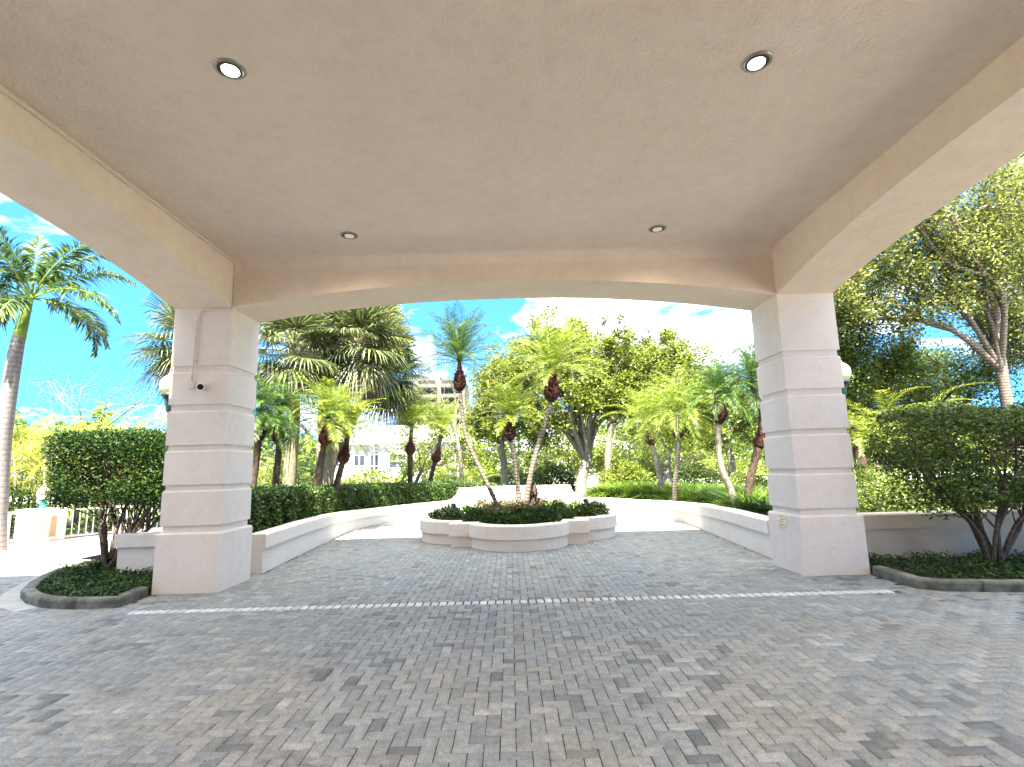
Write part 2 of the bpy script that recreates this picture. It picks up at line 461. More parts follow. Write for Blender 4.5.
# ground sheet reaching the horizon
MB().add([(-900, -900, -0.03), (900, -900, -0.03), (900, 900, -0.03), (-900, 900, -0.03)], [(0, 1, 2, 3)]).build('ground', M['lawn'], kind='structure')

# wall curve round the turning circle
ECX, ECY, ERX, ERY = 0.15, 15.6, 4.80, 6.6
def wall_path():
    pts = [(-4.37, 9.77), (-4.52, 12.2), (-4.63, 14.2)]
    a0, a1 = radians(184), radians(-4)
    for k in range(61):
        a = a0 + (a1 - a0) * k / 60
        pts.append((ECX + ERX * cos(a), ECY + ERY * sin(a)))
    pts += [(4.90, 14.2), (4.76, 12.2), (4.58, 9.80)]
    return pts
WP = wall_path()
inner_poly = np.array(WP)
def inside(P, poly):
    x, y = P[:, 0], P[:, 1]; r = np.zeros(len(P), bool); n = len(poly); j = n - 1
    for i in range(n):
        xi, yi = poly[i]; xj, yj = poly[j]
        c = ((yi > y) != (yj > y)) & (x < (xj - xi) * (y - yi) / (yj - yi + 1e-12) + xi)
        r ^= c; j = i
    return r

# joint sand under the bricks, then every brick of the herringbone
M['joint']
MB().add([(-30, -1.0, -0.008), (30, -1.0, -0.008), (30, 24, -0.008), (-30, 24, -0.008)], [(0, 1, 2, 3)]).build('driveway_bed', M['joint'], kind='structure')
island_l = [(-5.30, 9.6), (-5.30, 8.2), (-5.27, 7.56), (-5.63, 7.53), (-6.05, 7.56), (-6.45, 7.70), (-6.85, 7.95), (-7.27, 8.33), (-7.65, 8.88), (-7.98, 9.5),
            (-8.25, 10.1), (-8.42, 10.7), (-8.4, 11.3), (-8.2, 12.0), (-7.9, 13.0), (-7.6, 15.0), (-7.6, 24), (-5.0, 24), (-4.9, 9.6)]
U = 0.1
xs = np.arange(-160, 170); ys = np.arange(-10, 232)
gx, gy = np.meshgrid(xs, ys); gx = gx.ravel(); gy = gy.ravel(); k = (gx - gy) % 4
H = k == 0; V = k == 3
cx = np.where(H, gx + 1.0, gx + 0.5) * U; cy = np.where(H, gy + 0.5, gy + 1.0) * U
hw = np.where(H, 1.0, 0.5) * U; hh = np.where(H, 0.5, 1.0) * U
keep = H | V
P2 = np.stack([cx, cy], 1)
BAND = 7.30
in_in = inside(P2, inner_poly * np.array([1.0, 1.0]))
keep &= (cy < 9.9) | in_in | (cx < -7.3)
keep &= ~inside(P2, [(x * 0.985 if x < -6 else x, y + 0.1) for x, y in island_l])
keep &= ~((cx > 5.3) & (cy > 7.42) )
keep &= ~(((cx - .15) ** 2 + (cy - 13.75) ** 2) < 1.2 ** 2)
keep &= ~((cx < -6.5) & (cy > 23))
keep &= ~((cx < -12.9) & (cy < 8.4)) & ~((cx > 8.9) & (cy < 6.4))
# drive only as far as the walk on the left
keep &= ~((cx < -7.3) & (cx < -11.35 + (cy - 12.25) * 0.24) & (cy > 9))
sel = np.where(keep)[0]
cx, cy, hw, hh = cx[sel], cy[sel], hw[sel], hh[sel]
ya_, yb_ = cy - hh, cy + hh
on = (np.abs(cx) < 4.95) & (yb_ > 7.201) & (ya_ < 7.399)      # bricks cut along the light band
lo_, hi_ = on & (ya_ < 7.199), on & (yb_ > 7.401)
yb_ = np.where(lo_, 7.2, yb_); ya_ = np.where(hi_ & ~lo_, 7.4, ya_)
ok = ~on | lo_ | hi_
cx, cy, hw, hh = cx[ok], ((ya_ + yb_) / 2)[ok], hw[ok], ((yb_ - ya_) / 2)[ok]
def bricks(cx, cy, hw, hh, name, mat):
    n = len(cx)
    g1, g2 = 0.0030, 0.0085
    zt = rng.normal(0, 0.0007, n); tx = rng.normal(0, 0.006, n); ty = rng.normal(0, 0.006, n)
    jx = rng.normal(0, 0.0008, n); jy = rng.normal(0, 0.0008, n)
    Vv = np.zeros((n, 8, 3), np.float32)
    for i, (a, b) in enumerate(((-1, -1), (1, -1), (1, 1), (-1, 1))):
        Vv[:, i, 0] = cx + jx + a * (hw - g1); Vv[:, i, 1] = cy + jy + b * (hh - g1); Vv[:, i, 2] = zt - 0.0078
        Vv[:, i + 4, 0] = cx + jx + a * (hw - g2); Vv[:, i + 4, 1] = cy + jy + b * (hh - g2)
        Vv[:, i + 4, 2] = zt + a * tx * hw + b * ty * hh
    F = np.array([[4, 5, 6, 7], [0, 1, 5, 4], [1, 2, 6, 5], [2, 3, 7, 6], [3, 0, 4, 7]])
    idx = (np.arange(n)[:, None, None] * 8 + F[None]).astype(np.int32).reshape(-1)
    me = bpy.data.meshes.new(name)
    me.vertices.add(n * 8); me.vertices.foreach_set('co', Vv.ravel())
    me.loops.add(len(idx)); me.loops.foreach_set('vertex_index', idx)
    me.polygons.add(len(idx) // 4); me.polygons.foreach_set('loop_start', np.arange(0, len(idx), 4, dtype=np.int32))
    me.update(calc_edges=True); me.materials.append(mat)
    o = bpy.data.objects.new(name, me); C.objects.link(o); o['kind'] = 'structure'
    return o
bricks(cx, cy, hw, hh, 'driveway', M['paver'])
bx = np.arange(-4.9, 4.9, 0.105)
bricks(bx, np.full(len(bx), BAND), np.full(len(bx), 0.047), np.full(len(bx), 0.080), 'driveway_band', M['paver_light'])

# sidewalk and curb on the far left, in front of the railing
def strip(path_a, path_b, z0, z1, name, mat, **props):
    mb = MB(); n = len(path_a); v = []
    for (a, b) in zip(path_a, path_b):
        v += [(a[0], a[1], z0), (a[0], a[1], z1), (b[0], b[1], z1), (b[0], b[1], z0)]
    f = []
    for i in range(n - 1):
        for k in range(4):
            f.append((4 * i + k, 4 * i + (k + 1) % 4, 4 * i + 4 + (k + 1) % 4, 4 * i + 4 + k))
    f += [(3, 2, 1, 0), (4 * n - 4, 4 * n - 3, 4 * n - 2, 4 * n - 1)]
    mb.add(v, f)
    return mb.build(name, mat, **props)
strip([(-13.6, 8.0), (-11.4, 12.2), (-10.4, 15.2), (-8.6, 19.5), (-8.3, 24)], [(-17.0, 9.2), (-13.6, 13.0), (-12.0, 15.6), (-9.6, 20.0), (-9.0, 24)], -0.02, 0.10, 'sidewalk', M['walk'], kind='structure')
# unseen pale side courts added to bounce sunlight in; cross street beyond the garden
MB().add([(9.0, -40, -0.004), (70, -40, -0.004), (70, 6.3, -0.004), (9.0, 6.3, -0.004)], [(0, 1, 2, 3)]).build('unseen_bounce_court', M['walk'], kind='structure')
MB().add([(-70, -40, 0.004), (-13, -40, 0.004), (-13, 8.3, 0.004), (-70, 8.3, 0.004)], [(0, 1, 2, 3)]).build('unseen_bounce_court', M['walk'], kind='structure')
MB().add([(-60, 40, -0.024), (60, 40, -0.024), (60, 58, -0.024), (-60, 58, -0.024)], [(0, 1, 2, 3)]).build('street', M['walk'], kind='structure')

# curbs round the beds
def offset_path(p, d):
    out = []
    for i in range(len(p)):
        a = Vector(p[max(i - 1, 0)]); b = Vector(p[min(i + 1, len(p) - 1)])
        t = (b - a).normalized(); nn = Vector((-t.y, t.x))
        out.append((p[i][0] + nn.x * d, p[i][1] + nn.y * d))
    return out
def densify(p, step=0.25):
    out = []
    for a, b in zip(p[:-1], p[1:]):
        n = max(1, int(math.dist(a, b) / step))
        for k in range(n): out.append((a[0] + (b[0] - a[0]) * k / n, a[1] + (b[1] - a[1]) * k / n))
    out.append(p[-1]); return out
def curb(path, wid, h, name, label, joints=()):
    """cast curb with rounded top edge, dark joints cut through"""
    path = densify(path, 0.2)
    root = thing(name, label, 'curb', (path[0][0], path[0][1], 0))
    segs = []; last = 0; acc = 0
    cut = [0]
    for i in range(1, len(path)):
        acc += math.dist(path[i], path[i - 1])
        if acc > 1.15 and i < len(path) - 3: cut.append(i); acc = 0
    cut.append(len(path) - 1)
    outer = offset_path(path, 0)
    for s, e in zip(cut[:-1], cut[1:]):
        p = path[s:e + 1]
        prof = [(0, -0.02), (0, h - 0.035), (0.012, h - 0.012), (0.035, h), (wid - 0.02, h), (wid, h - 0.01), (wid, -0.02)]
        mb = MB(); v = []; m = len(prof)
        for i in range(s, e + 1):
            a = Vector(path[max(i - 1, 0)]); b = Vector(path[min(i + 1, len(path) - 1)])
            t = (b - a).normalized(); nn = Vector((t.y, -t.x))
            sh = 0.004 if i == s else (-0.004 if i == e else 0)
            for o, z in prof: v.append((path[i][0] + t.x * sh + nn.x * o, path[i][1] + t.y * sh + nn.y * o, z))
        f = []
        for i in range(e - s):
            for k in range(m): f.append((i * m + k, (i + 1) * m + k, (i + 1) * m + (k + 1) % m, i * m + (k + 1) % m))
        f.append(tuple(range(m))); f.append(tuple(reversed(range((e - s) * m, (e - s + 1) * m))))
        mb.add(v, f)
        part(mb, 'curb_stone', M['curb'], root)
    return root
lc = [(-7.6, 15.0), (-7.9, 13.0), (-8.2, 12.0), (-8.4, 11.3), (-8.42, 10.7), (-8.25, 10.1), (-7.98, 9.5), (-7.65, 8.88), (-7.27, 8.33), (-6.85, 7.95), (-6.45, 7.70), (-6.05, 7.56), (-5.63, 7.53), (-5.27, 7.58), (-5.36, 8.28)]
curb([(x, y) for x, y in reversed(lc)], 0.16, 0.13, 'curb', 'rounded grey concrete curb around the planting bed by the left column')
rc = [(30.0, 6.2), (12, 6.75), (8.0, 6.90), (6.36, 7.02), (5.55, 7.18), (5.30, 7.38), (5.33, 8.28)]
curb([(x, y) for x, y in rc], 0.16, 0.13, 'curb', 'mossy grey concrete curb along the planting bed right of the right column')
# concrete gutter strips set in the paving beside the curbs
go = offset_path(densify(list(reversed(lc)), 0.3), 0.0); gi = offset_path(densify(list(reversed(lc)), 0.3), 0.26)
strip(go[5:], gi[5:], -0.02, 0.004, 'gutter', M['gutter'], kind='structure')
# planting beds
MB().prism(([(-5.32, 9.6), (-5.42, 7.68)] + [(x, y) for x, y in offset_path(list(reversed(lc)), -0.10) if y < 15.1 and x < -5.6][::-1] + [(-7.5, 24), (-5.0, 24), (-4.9, 9.6)])[::-1], -0.02, 0.085).build('planting_bed', M['soil'], kind='structure')
MB().prism([(5.42, 7.42), (5.6, 7.3), (6.4, 7.12), (8, 7.0), (12, 6.85), (30, 6.3), (30, 9.4), (5.40, 9.4)], -0.02, 0.085).build('planting_bed', M['soil'], kind='structure')
# garden soil outside the wall
gp = [(-14, 40), (-7.5, 16), (-7.3, 9.95), (-4.75, 9.95)] 
ow = offset_path(WP, 0.25)
def ring_bed(i0, i1, outer, name, mat, z):
    mb = MB(); v = []; 
    pts = ow[i0:i1]
    for p, q in zip(pts, outer): v += [(p[0], p[1], z), (q[0], q[1], z)]
    mb.add(v, [(2 * i, 2 * i + 2, 2 * i + 3, 2 * i + 1) for i in range(len(pts) - 1)])
    return mb.build(name, mat, kind='structure')
N_ = len(ow)
outer = []
for i, p in enumerate(ow):
    if i < 33: outer.append((p[0] - 3.0 + 2.8 * (i / 33), p[1] + 3.5 * (i / 33) ** 2))
    else: outer.append((p[0] + 14 * ((i - 32) / 33) ** 1.0, p[1] + 3.5 * ((N_ - 1 - i) / 33)))
ring_bed(0, N_, outer, 'garden_soil', M['soil'], 0.32)

# ================================================================= PORTICO
portico = thing('portico', 'peach stucco portico with four square columns and arched beams over the paver drive', 'portico', (0, 4.2, 0))
def column_mb(x0, y0, x1, y1):
    g = [(0.872, 0.973), (1.494, 1.578), (2.10, 2.184), (2.717, 2.814), (3.33, 3.428)]
    pr = [(-0.01, 0.030), (0.845, 0.030), (0.872, 0.012), (0.8725, -0.030), (0.973, -0.030)]
    for (a, b), (c, d) in zip(g[:-1], g[1:]):
        pr += [(b + 0.0005, 0.0), (c - 0.024, 0.0), (c, -0.02), (c + 0.0005, -0.030), (d, -0.030)]
    pr += [(g[-1][1] + 0.0005, 0.0), (HC + 0.01, 0.0)]
    return MB().loft(pr, x0, y0, x1, y1)
for (x0, x1) in ((XL - W, XL), (XR, XR + W)):
    for (y0, y1) in ((Y0, Y0 + D), (YB - D, YB)):
        part(column_mb(x0, y0, x1, y1), 'column', M['column'], portico)
def arch_beam(axis, a0, a1, b0, b1, spring, crown, name):
    n = 40; mb = MB(); v = []; top = HC + 0.012
    for k in range(n + 1):
        t = k / n; a = a0 + (a1 - a0) * t
        u = 2 * t - 1
        z = spring + (crown - spring) * (1 - abs(u) ** 2.15)
        for b, zz in ((b0, z), (b1, z), (b1, top), (b0, top)):
            v.append((a, b, zz) if axis == 'x' else (b, a, zz))
    f = [(4 * i + k, 4 * i + 4 + k, 4 * i + 4 + (k + 1) % 4, 4 * i + (k + 1) % 4) for i in range(n) for k in range(4)]
    f += [(0, 1, 2, 3), (4 * n + 3, 4 * n + 2, 4 * n + 1, 4 * n)]
    mb.add(v, f)
    return part(mb, name, M['beam'], portico)
arch_beam('x', XL, XR, Y0 + 0.003, Y0 + D - 0.003, HS, HCR, 'beam')
arch_beam('x', XL, XR, YB - D + 0.003, YB - 0.003, HS, HCR, 'beam')
arch_beam('y', YB, Y0, XL - W + 0.003, XL - 0.003, HS, 4.74, 'beam')
arch_beam('y', YB, Y0, XR + 0.003, XR + W - 0.003, HS, 4.74, 'beam')
# flat slab with its parapet; the ceiling turns down in a soft cove at the front beam
mb = MB().box(XL - W - 0.03, -1.0, HC, XR + W + 0.03, Y0 + D + 0.03, 7.55)
part(mb, 'ceiling', M['ceiling'], portico)
mb = MB().box(XL - W - 0.12, -1.0, 7.55, XR + W + 0.12, Y0 + D + 0.12, 7.75)
part(mb, 'parapet_cap', M['beam'], portico)
v = []; nC = 8; R = 0.16
for k in range(nC + 1):
    a = pi / 2 * k / nC
    y = Y0 + 0.003 - R + R * sin(a); z = HC - R + R * cos(a)
    v += [(XL, y, z), (XR, y, z)]
v += [(XL, Y0 + 0.01, HC + 0.01), (XR, Y0 + 0.01, HC + 0.01)]
mb = MB().add(v, [(2 * i, 2 * i + 1, 2 * i + 3, 2 * i + 2) for i in range(nC)] )
part(mb, 'cove', M['ceiling'], portico, True)

# tower behind the camera that carries the portico
bt = thing('apartment_tower', 'tall cream apartment tower behind the portico with glass entrance doors', 'building', (0, -8, 0))
part(MB().box(-16, -16, -0.02, 10.6, -1.003, 18.0), 'wall', M['house'], bt)
for i in range(-3, 3):
    x = i * 1.25 + 0.04
    fr = part(MB().box(x, -1.0, 0.0, x + 1.17, -0.95, 2.9), 'door', M['trim'], bt)
    p = MB().box(x + 0.09, -0.95, 0.12, x + 1.08, -0.94, 2.8).build('pane', M['glass'], fr)
for fl in range(5):
    for i in range(-1, 2):
        x = i * 7.3
        if fl < 2 and abs(x) < 6: continue
        z = 1.0 + fl * 3.3
        w_ = part(MB().box(x - 1.0, -1.0, z, x + 1.0, -0.94, z + 1.7), 'window', M['trim'], bt)
        MB().box(x - 0.92, -0.94, z + 0.08, x + 0.92, -0.935, z + 1.62).build('pane', M['glass'], w_)
        w_.location = (0, 8, 0)

# recessed ceiling lights
def emis(name, col, st):
    m = bpy.data.materials.new(name); m.use_nodes = True
    b = m.node_tree.nodes['Principled BSDF']
    b.inputs['Base Color'].default_value = (0.4, 0.38, 0.34, 1)
    b.inputs['Emission Color'].default_value = (*col, 1); b.inputs['Emission Strength'].default_value = st
    return m
LAMP_W = 58  # stronger than real downlights, to add warm fill under the canopy
M['lens'] = emis('lit_lens', (1.0, 0.95, 0.85), 0.9)
M['lens_dim'] = emis('dim_lens', (1.0, 0.9, 0.75), 0.03)
for (x, y, lens, lab) in ((-2.31, 4.15, 'lens', 'bright round recessed ceiling light, the big one at the upper left'),
                    (2.25, 4.20, 'lens', 'bright round recessed ceiling light, the big one at the upper right'),
                    (-2.30, 0.80, 'lens', 'unseen recessed ceiling light by the entrance doors, on the left half'), (2.30, 0.80, 'lens', 'unseen recessed ceiling light by the entrance doors, on the right half'),  # unseen pair continuing the row spacing, lit for added warm fill
                    (-2.28, 7.50, 'lens_dim', 'small recessed ceiling light near the front beam, on the left half'),
                    (2.28, 7.52, 'lens_dim', 'small recessed ceiling light near the front beam, on the right half')):
    t = thing('ceiling_light', lab, 'ceiling light', (x, y, HC), 'recessed lights in the portico ceiling')
    part(MB().lathe([(0.128, HC + 0.004), (0.130, HC - 0.004), (0.118, HC - 0.012), (0.104, HC - 0.014), (0.098, HC - 0.004), (0.098, HC + 0.004)], (x, y, 0), 32, cap=False), 'trim_ring', M['chrome'], t, True)
    part(MB().lathe([(0.099, HC - 0.0135), (0.074, HC - 0.0150), (0.070, HC + 0.003)], (x, y, 0), 32, cap=False), 'baffle', M['black'], t, True)
    ld = bpy.data.lights.new('lamp', 'SPOT'); ld.energy = LAMP_W * (0.16 if y > 7 else 1.0); ld.color = (1.0, 0.85, 0.71); ld.spot_size = radians(150); ld.spot_blend = 1.0; ld.shadow_soft_size = 0.08
    lo = bpy.data.objects.new('lamp', ld); C.objects.link(lo); lo.parent = t; lo.location = (0, 0, -0.03)
    part(MB().lathe([(0.0, HC - 0.018), (0.05, HC - 0.0175), (0.071, HC - 0.0155), (0.071, HC + 0.002)], (x, y + 0.012, 0), 32), 'lens', M[lens], t, True)

# conduit and security camera on the left column
r = 0.013
cy_ = Y0 - 0.016
path = [(XL + 0.014, y, HC - 0.055) for y in np.linspace(YB, Y0 - 0.06, 12)] + [(XL + 0.014, Y0 - 0.03, HC - 0.065), (XL + 0.014, cy_, HC - 0.10), (XL + 0.014, cy_, 4.42), (XL + 0.008, cy_ - 0.01, 4.37), (XL - 0.03, cy_ - 0.012, 4.345),
        (-4.60, cy_ - 0.012, 4.335), (-4.80, cy_ - 0.012, 4.325), (-4.87, cy_ - 0.012, 4.30), (-4.91, cy_ - 0.012, 4.23), (-4.925, cy_ - 0.012, 4.1), (-4.935, cy_ - 0.012, 3.6), (-4.94, cy_ - 0.012, 3.16)]
ct = thing('conduit', 'painted cable conduit along the left beam edge and down the left column', 'conduit', (XL, Y0, 0))
part(MB().tube(path, r, 8), 'pipe', M['trim'], ct, True)
for z in (3.5, 4.0):
    part(MB().box(-4.965, Y0 - 0.032, z, -4.895, Y0 + 0.002, z + 0.02), 'strap', M['trim'], ct)
cc = thing('security_camera', 'white round security camera with black lens beside its junction box on the left column', 'security camera', (-4.8, Y0, 3.08))
part(MB().box(-4.985, Y0 - 0.05, 3.06, -4.895, Y0 + 0.001, 3.155, 0.008), 'junction_box', M['trim'], cc)
part(MB().lathe([(0.0, 0.0), (0.055, 0.0), (0.055, 0.03), (0.05, 0.06), (0.02, 0.075)], (-4.79, Y0 + 0.001, 3.08), 20, 'y'), 'mount', M['white'], cc, True)
cd_ = Vector((4.3, -8.3, -1.3)).normalized(); cp = Vector((-4.79, Y0 - 0.045, 3.08))
part(MB().tube([cp + cd_ * d for d in (-0.02, 0.0, 0.03, 0.065, 0.08)], [0.03, 0.052, 0.062, 0.060, 0.050], 24), 'camera_head', M['white'], cc, True)
part(MB().tube([cp + cd_ * d for d in (0.0805, 0.086, 0.089)], [0.046, 0.042, 0.018], 24), 'lens', M['black'], cc, True)

# wall lanterns on the outer faces of the front columns
def glass_globe():
    m, n, l, b = new_mat('lantern_globe_glass')
    b.inputs['Base Color'].default_value = (0.50, 0.46, 0.30, 1); b.inputs['Roughness'].default_value = 0.25
    b.inputs['Transmission Weight'].default_value = 0.35; b.inputs['Specular IOR Level'].default_value = 0.6
    b.inputs['Emission Color'].default_value = (1.0, 0.85, 0.45, 1); b.inputs['Emission Strength'].default_value = 0.02
    return m
M['globe'] = glass_globe()
def lantern(x, y, z, wx, sgn, label):
    t = thing('wall_lantern', label, 'lantern', (x, y, z), 'globe lanterns on the portico columns')
    part(MB().lathe([(0.075, z - 0.14), (0.13, z - 0.12), (0.168, z - 0.05), (0.175, z + 0.02), (0.16, z + 0.09), (0.11, z + 0.15), (0.06, z + 0.18), (0.052, z + 0.21), (0.02, z + 0.235), (0.0, z + 0.26)], (x, y, 0), 28), 'globe', M['globe'], t, True)
    part(MB().lathe([(0.0, z - 0.62), (0.018, z - 0.60), (0.012, z - 0.55), (0.035, z - 0.52), (0.022, z - 0.46), (0.05, z - 0.42), (0.085, z - 0.24), (0.10, z - 0.20), (0.135, z - 0.17), (0.142, z - 0.135), (0.10, z - 0.125)], (x, y, 0), 24), 'fitter_cup', M['green_metal'], t, True)
    part(MB().tube([(x, y, z - 0.45), (x - sgn * 0.12, y, z - 0.5), (wx, y, z - 0.42)], 0.02, 8), 'bracket', M['green_metal'], t, True)
    part(MB().box(min(wx, wx + sgn * 0.03), y - 0.06, z - 0.55, max(wx, wx + sgn * 0.03), y + 0.06, z - 0.3), 'wall_plate', M['green_metal'], t)
lantern(-5.66, 8.95, 3.21, XL - W, -1, 'cream globe lantern with tapered dark green cup on the left column outer side')
lantern(5.62, 8.95, 3.14, XR + W, 1, 'pale globe lantern with dark green cup on the right column outer side')

# small plaque on the inner face of the right column base
xp = XR - 0.030
t = thing('plaque', 'small cream plaque with gold lines on the base of the right column', 'plaque', (xp, 8.84, 0.78))
part(MB().box(xp - 0.012, 8.70, 0.66, xp + 0.001, 8.98, 0.86), 'plate', M['plaque'], t)
for i, (a, b) in enumerate(((8.74, 8.94), (8.80, 8.95), (8.73, 8.88), (8.77, 8.93))):
    part(MB().box(xp - 0.016, a, 0.685 + i * 0.043, xp - 0.011, b, 0.705 + i * 0.043), 'emblem_bar', M['brass'], t)

# ================================================================= LOW WALLS
gw = thing('garden_wall', 'low curved cream wall with thick cap enclosing the turning circle, raised at the back', 'wall', (0, 22, 0))
def wall_h(i):
    x, y = WP[i]
    return 0.665 - 0.19 * min(1, max(0, (y - 13.0) / 6.0))
def sweep(i0, i1, o0, o1, zf0, zf1, name, mat, root, ch=0.0):
    pin = offset_path(WP, -o0 if False else o0)
    pout = offset_path(WP, o1)
    v = []; 
    for i in range(i0, i1):
        za, zb = zf0(i), zf1(i)
        a, b = pin[i], pout[i]
        if ch:
            e = ch / max(1e-6, abs(o1 - o0))
            a2 = (a[0] + (b[0] - a[0]) * e, a[1] + (b[1] - a[1]) * e); b2 = (b[0] + (a[0] - b[0]) * e, b[1] + (a[1] - b[1]) * e)
            v += [(a[0], a[1], za), (a[0], a[1], zb - ch), (a2[0], a2[1], zb), (b2[0], b2[1], zb), (b[0], b[1], zb - ch), (b[0], b[1], za)]
        else:
            v += [(a[0], a[1], za), (a[0], a[1], zb), (b[0], b[1], zb), (b[0], b[1], za)]
    m = 6 if ch else 4; n = i1 - i0
    f = [(m * i + k, m * i + (k + 1) % m, m * i + m + (k + 1) % m, m * i + m + k) for i in range(n - 1) for k in range(m)]
    f += [tuple(reversed(range(m))), tuple(range(m * (n - 1), m * n))]
    return part(MB().add(v, f), name, mat, root)
# indices of the raised part (x from -2.55 to 2.95)
mid = [i for i, p in enumerate(WP) if p[1] > 18 and -2.5 < p[0] < 2.85]
i0, i1 = mid[0], mid[-1]
CAPB = 0.245
def dens(i): return 0
sweep(0, i0 + 1, 0.0, 0.24, lambda i: -0.02, lambda i: wall_h(i) - CAPB + 0.0, 'wall_body', M['wall'], gw)
sweep(i1, N_, 0.0, 0.24, lambda i: -0.02, lambda i: wall_h(i) - CAPB, 'wall_body', M['wall'], gw)
sweep(0, i0 + 1, -0.045, 0.285, lambda i: wall_h(i) - CAPB, wall_h, 'wall_cap', M['wall'], gw, 0.02)
sweep(i1, N_, -0.045, 0.285, lambda i: wall_h(i) - CAPB, wall_h, 'wall_cap', M['wall'], gw, 0.02)
# raised section with swept-up ends: finer path
RH = 0.945
def ell(x, o=0.0):
    t = math.acos(max(-1, min(1, (x - ECX) / ERX)))
    nx, ny = cos(t) / ERX, sin(t) / ERY; l_ = math.hypot(nx, ny)
    return (x + nx / l_ * o, ECY + ERY * sin(t) + ny / l_ * o)
xa, xb = WP[i0][0], WP[i1][0]
def raise_h(x):
    d = min(x - xa, xb - x)
    t = max(0, min(1, d / 0.42))
    base = 0.475
    t = 1 - math.sqrt(max(0, 1 - t * t)) if t < 1 else 1      # concave sweep
    return base + (RH - base) * (0.15 * min(1, d / 0.42) + 0.85 * t) if d < 0.42 else RH
xsr = sorted(set([xa + k * 0.03 for k in range(16)] + list(np.linspace(xa + 0.48, xb - 0.48, 50)) + [xb - k * 0.03 for k in range(16)]))
v = []
for x in xsr:
    a, b = ell(x, -0.045), ell(x, 0.285); z = raise_h(x); zb = 0.20
    v += [(a[0], a[1], -0.02), (a[0], a[1], z), (b[0], b[1], z), (b[0], b[1], -0.02)]
n = len(xsr)
f = [(4 * i + k, 4 * i + (k + 1) % 4, 4 * i + 4 + (k + 1) % 4, 4 * i + 4 + k) for i in range(n - 1) for k in range(4)] + [(3, 2, 1, 0), (4 * n - 4, 4 * n - 3, 4 * n - 2, 4 * n - 1)]
part(MB().add(v, f), 'raised_section', M['wall'], gw)
# thick coping moulding on the raised section framing a sunk panel
def band(x0, x1, z0f, z1f, o, name):
    v = []; xx = np.linspace(x0, x1, 40)
    for x in xx:
        a, b = ell(x, -o), ell(x, -0.04)
        v += [(a[0], a[1], z0f(x)), (a[0], a[1], z1f(x)), (b[0], b[1], z1f(x)), (b[0], b[1], z0f(x))]
    n = len(xx)
    f = [(4 * i + k, 4 * i + (k + 1) % 4, 4 * i + 4 + (k + 1) % 4, 4 * i + 4 + k) for i in range(n - 1) for k in range(4)] + [(3, 2, 1, 0), (4 * n - 4, 4 * n - 3, 4 * n - 2, 4 * n - 1)]
    part(MB().add(v, f), name, M['wall'], gw)
band(xa + 0.45, xb - 0.45, lambda x: RH - 0.27, lambda x: RH - 0.003, 0.11, 'coping')
band(xa + 0.05, xa + 0.45, lambda x: -0.02, lambda x: min(raise_h(x) - 0.01, RH - 0.02), 0.11, 'coping')
band(xb - 0.45, xb - 0.05, lambda x: -0.02, lambda x: min(raise_h(x) - 0.01, RH - 0.02), 0.11, 'coping')

def straight_wall(x0, y0, x1, y1, h, label, capb=0.22, mat='wall'):
    t = thing('garden_wall', label, 'wall', ((x0 + x1) / 2, (y0 + y1) / 2, 0))
    part(MB().box(x0 + 0.045, y0 + 0.045, -0.02, x1 - 0.045, y1 - 0.045, h - capb), 'wall_body', M[mat], t)
    part(MB().loft([(h - capb, 0), (h - 0.02, 0), (h, -0.02)], x0, y0, x1, y1), 'wall_cap', M[mat], t)
    return t
straight_wall(-6.83, 9.55, -5.32, 9.86, 0.75, 'short capped wall stub behind the shrub, left of the left column')
wr = straight_wall(5.33, 9.0, 30, 9.32, 0.80, 'long straight capped wall behind the right planting bed', 0.24, 'wall_tan')

# ================================================================= QUATREFOIL PLANTER
PX, PY = 0.17, 13.78
def quatre(d):
    s, r_, c_ = 1.56 + d, 1.14 + d, 1.30
    pts = []
    xi = math.sqrt(max(0, r_ * r_ - (s - c_) ** 2))   # lobe meets the square side
    a = math.atan2(s - c_, xi)
    for q in range(4):
        rot = q * pi / 2
        loc = []
        for k in range(29):
            th = a + (pi - 2 * a) * k / 28
            loc.append((r_ * cos(th), c_ + r_ * sin(th)))
        loc.append((-s, s))
        for x, y in loc:
            pts.append((PX + x * cos(rot) - y * sin(rot), PY + x * sin(rot) + y * cos(rot)))
    return pts
def stack(profile, name, mat, root, capbottom=False):
    rings = [[(x, y, z) for x, y in quatre(d)] for d, z in profile]
    m = len(rings[0]); v = [p for rg in rings for p in rg]
    f = [(i * m + k, i * m + (k + 1) % m, (i + 1) * m + (k + 1) % m, (i + 1) * m + k) for i in range(len(rings) - 1) for k in range(m)]
    return part(MB().add(v, f), name, mat, root)
pl = thing('planter', 'cream four-lobed raised planter with square corners in the middle of the drive', 'planter', (PX, PY, 0))
stack([(-0.05, -0.01), (-0.05, 0.235)], 'planter_wall', M['wall'], pl)
stack([(-0.06, 0.232), (-0.006, 0.232), (0.0, 0.238), (0.0, 0.495), (-0.012, 0.512), (-0.03, 0.52), (-0.27, 0.52), (-0.285, 0.505), (-0.285, 0.40)], 'planter_cap', M['wall'], pl)
v = [(x, y, 0.47) for x, y in quatre(-0.28)]
part(MB().add(v, [tuple(range(len(v)))]), 'planter_soil', M['soil'], pl)

